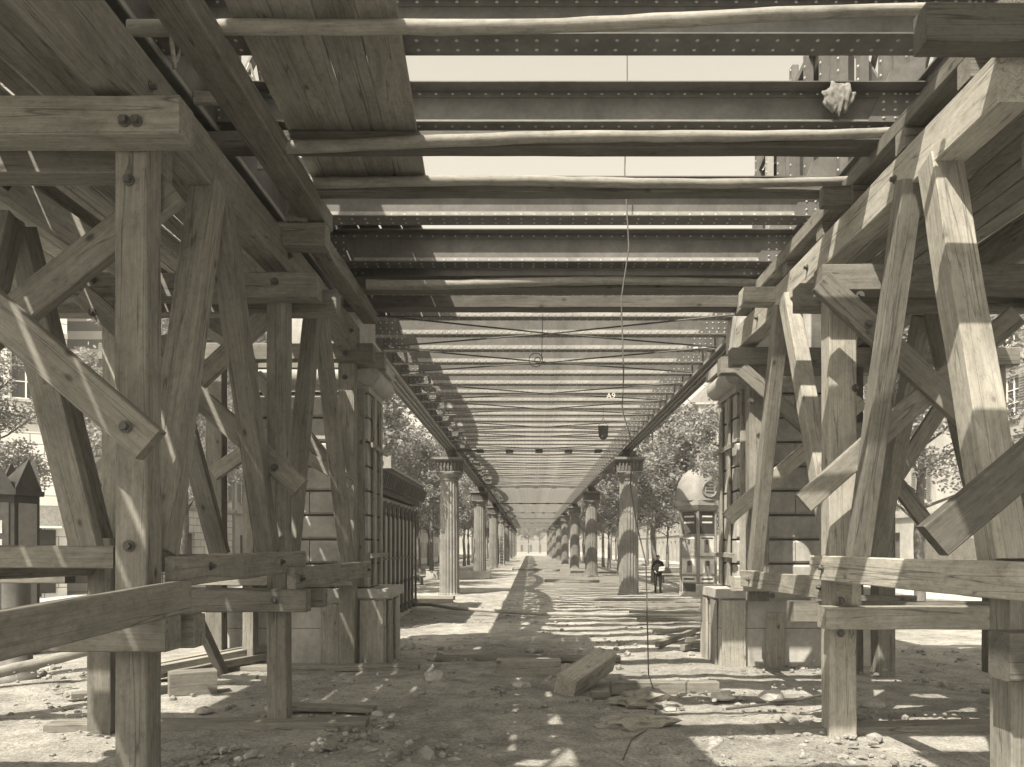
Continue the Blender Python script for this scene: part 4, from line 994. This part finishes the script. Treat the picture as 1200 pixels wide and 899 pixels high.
block('timber_baulk', (-10.2, 16.5, .3), (-6.2, 18.2, .3), .4, .5, 'board', 'long dark baulk on blocks at the far left', 'baulk')
mb = MB(); mb.lathe([(.42, 0), (.42, .08), (.24, .16), (.2, .6), (.2, 1.7), (.24, 1.8)], 20, (0, 0), 'iron'); tag(mb.build('iron_post', loc=(-8.15, 12.6, 0)), 'round iron post with a flanged foot at the left edge', 'post')
mb = MB()
for s in (-.22, .22): mb.bar((s, 0, 0), (s, .9, 6.4), .05, .07, 'timber_new')
for i in range(20): t = (i + .7) / 20.5; mb.bar((-.22, .9 * t, 6.4 * t), (.22, .9 * t, 6.4 * t), .04, .04, 'timber_new')
tag(mb.build('ladder', loc=(-3.1, 87, 0)), 'wooden ladder leaning by a distant left column', 'ladder')
# dirty cloth / sacking heap near the wire's foot
def lump(name, loc, s, mat, lb, cat, seed, seg=20, rough=.35):
    bm = bmesh.new(); bmesh.ops.create_icosphere(bm, subdivisions=3 if seg > 10 else 2, radius=1)
    for v in bm.verts:
        p = v.co.copy(); k = 1 + rough * noise.noise(p * 1.6 + V((seed * 3.1, 0, 0))) + rough * .4 * noise.noise(p * 4 + V((seed, 0, 0))); v.co = V((p.x * s[0] * k, p.y * s[1] * k, max(p.z * s[2] * k, -.3 * s[2])))
    me = bpy.data.meshes.new(name); bm.to_mesh(me); bm.free(); me.materials.append(M[mat]); o = bpy.data.objects.new(name, me); C.objects.link(o); o.location = loc
    return tag(o, lb, cat)
lump('sack', (1.55, 10.55, .05), (.42, .3, .15), 'board_dark', 'dark crumpled sack by the foot of the hanging wire', 'sack', 4, rough=.5)
lump('sack', (1.25, 9.35, .02), (.4, .2, .12), 'board_dark', 'flat dark sack on the near dirt left of the wire end', 'sack', 9, rough=.5)
st = [(-1.5, 12.5, .16, 'pale stone near the corner of the left pier'), (-.15, 11.9, .13, 'pale stone in front of the dark timber block'), (2.6, 10.7, .13, 'whitish stone right of the squared timber'), (1.75, 9.9, .08, 'small whitish stone at the foot of the hanging wire'),
      (-4.1, 10.0, .09, 'pale stone behind the left sill board'), (-3.3, 10.2, .11, 'flat pale stone between left post feet'), (-2.6, 16.3, .22, 'squarish pale stone beside the left pier plinth'), (4.5, 10.4, .12, 'dark stone right of the right post foot'), (-1.9, 9.9, .07, 'small round stone at the sill board end'), (6.9, 9.3, .2, 'broken whitish stone at the lower right'), (3.2, 10.5, .13, 'angular stone left of the right post')]
for i, (x, y, s, lb) in enumerate(st): lump('stone', (x, y, gz(x, y) + s * .2), (s * 1.2, s, s * .7), 'stone', lb, 'stone', i * 7 + 1, 8)
# rubble
vs = []; fs = []; rb = MB(); rr = random.Random(5)
ico = [(0, 0, 1), (.89, 0, .45), (.28, .85, .45), (-.72, .53, .45), (-.72, -.53, .45), (.28, -.85, .45), (.72, .53, -.45), (-.28, .85, -.45), (-.89, 0, -.45), (-.28, -.85, -.45), (.72, -.53, -.45), (0, 0, -1)]
icf = [(0, 1, 2), (0, 2, 3), (0, 3, 4), (0, 4, 5), (0, 5, 1), (1, 6, 2), (2, 6, 7), (2, 7, 3), (3, 7, 8), (3, 8, 4), (4, 8, 9), (4, 9, 5), (5, 9, 10), (5, 10, 1), (1, 10, 6)]
for i in range(24000):
    y = 6.8 + 26 * rr.random() ** 1.9; hw_ = y * .66; x = rr.uniform(-hw_, hw_)
    cl = noise.noise((x * .8, y * .8, 4))
    if rr.random() > .35 + cl * 1.3: continue
    s = .006 + .040 * rr.random() ** 3.6 * (1.6 if cl > .2 else 1)
    if rr.random() < .02: s *= 2.2
    g = gz(x, y); a = rr.uniform(0, 6); ca, sa = math.cos(a), math.sin(a); q = (rr.uniform(.7, 1.5), rr.uniform(.6, 1.1), rr.uniform(.4, .8)); o = len(vs)
    for p in ico: px_, py_ = p[0] * q[0] * s * rr.uniform(.8, 1.2), p[1] * q[1] * s * rr.uniform(.8, 1.2); vs.append((x + px_ * ca - py_ * sa, y + px_ * sa + py_ * ca, g + s * q[2] * (p[2] + .3)))
    for f in icf: fs.append(tuple(o + k for k in f))
rb.add(vs, fs, 'clod'); tag(rb.build('rubble'), kind='stuff')

mb = MB(); c = at(205, 40, 6.2)
mb.tube([c + V((-.02, -.07, .2)), c + V((0, -.09, .05)), c + V((.005, -.08, -.12)), c + V((0, -.02, -.28)), c + V((.02, .05, -.1)), c + V((.05, .06, .1))], .012, 6, 'log')
mb.tube([c + V((.02, -.07, .2)), c + V((.015, -.09, .05)), c + V((.02, -.08, -.12)), c + V((.012, -.02, -.28))], .012, 6, 'log')
tag(mb.build('rope_tie'), 'short pale rope looped over the nearest pole at upper left', 'rope')
# ------------------------------------------------------------------ air
hm = bpy.data.materials.new('haze'); hm.use_nodes = True; hn = hm.node_tree.nodes; hn.remove(hn['Principled BSDF'])
pv = hn.new('ShaderNodeVolumePrincipled'); pv.inputs['Color'].default_value = (.95, .93, .88, 1); pv.inputs['Density'].default_value = .0014; pv.inputs['Anisotropy'].default_value = .2
hm.node_tree.links.new(pv.outputs[0], hn['Material Output'].inputs['Volume'])
M['haze'] = hm
mb = MB(); mb.box(-1600, 1700, -500, 3300, -1.2, 45, 'haze'); tag(mb.build('haze'), kind='stuff')
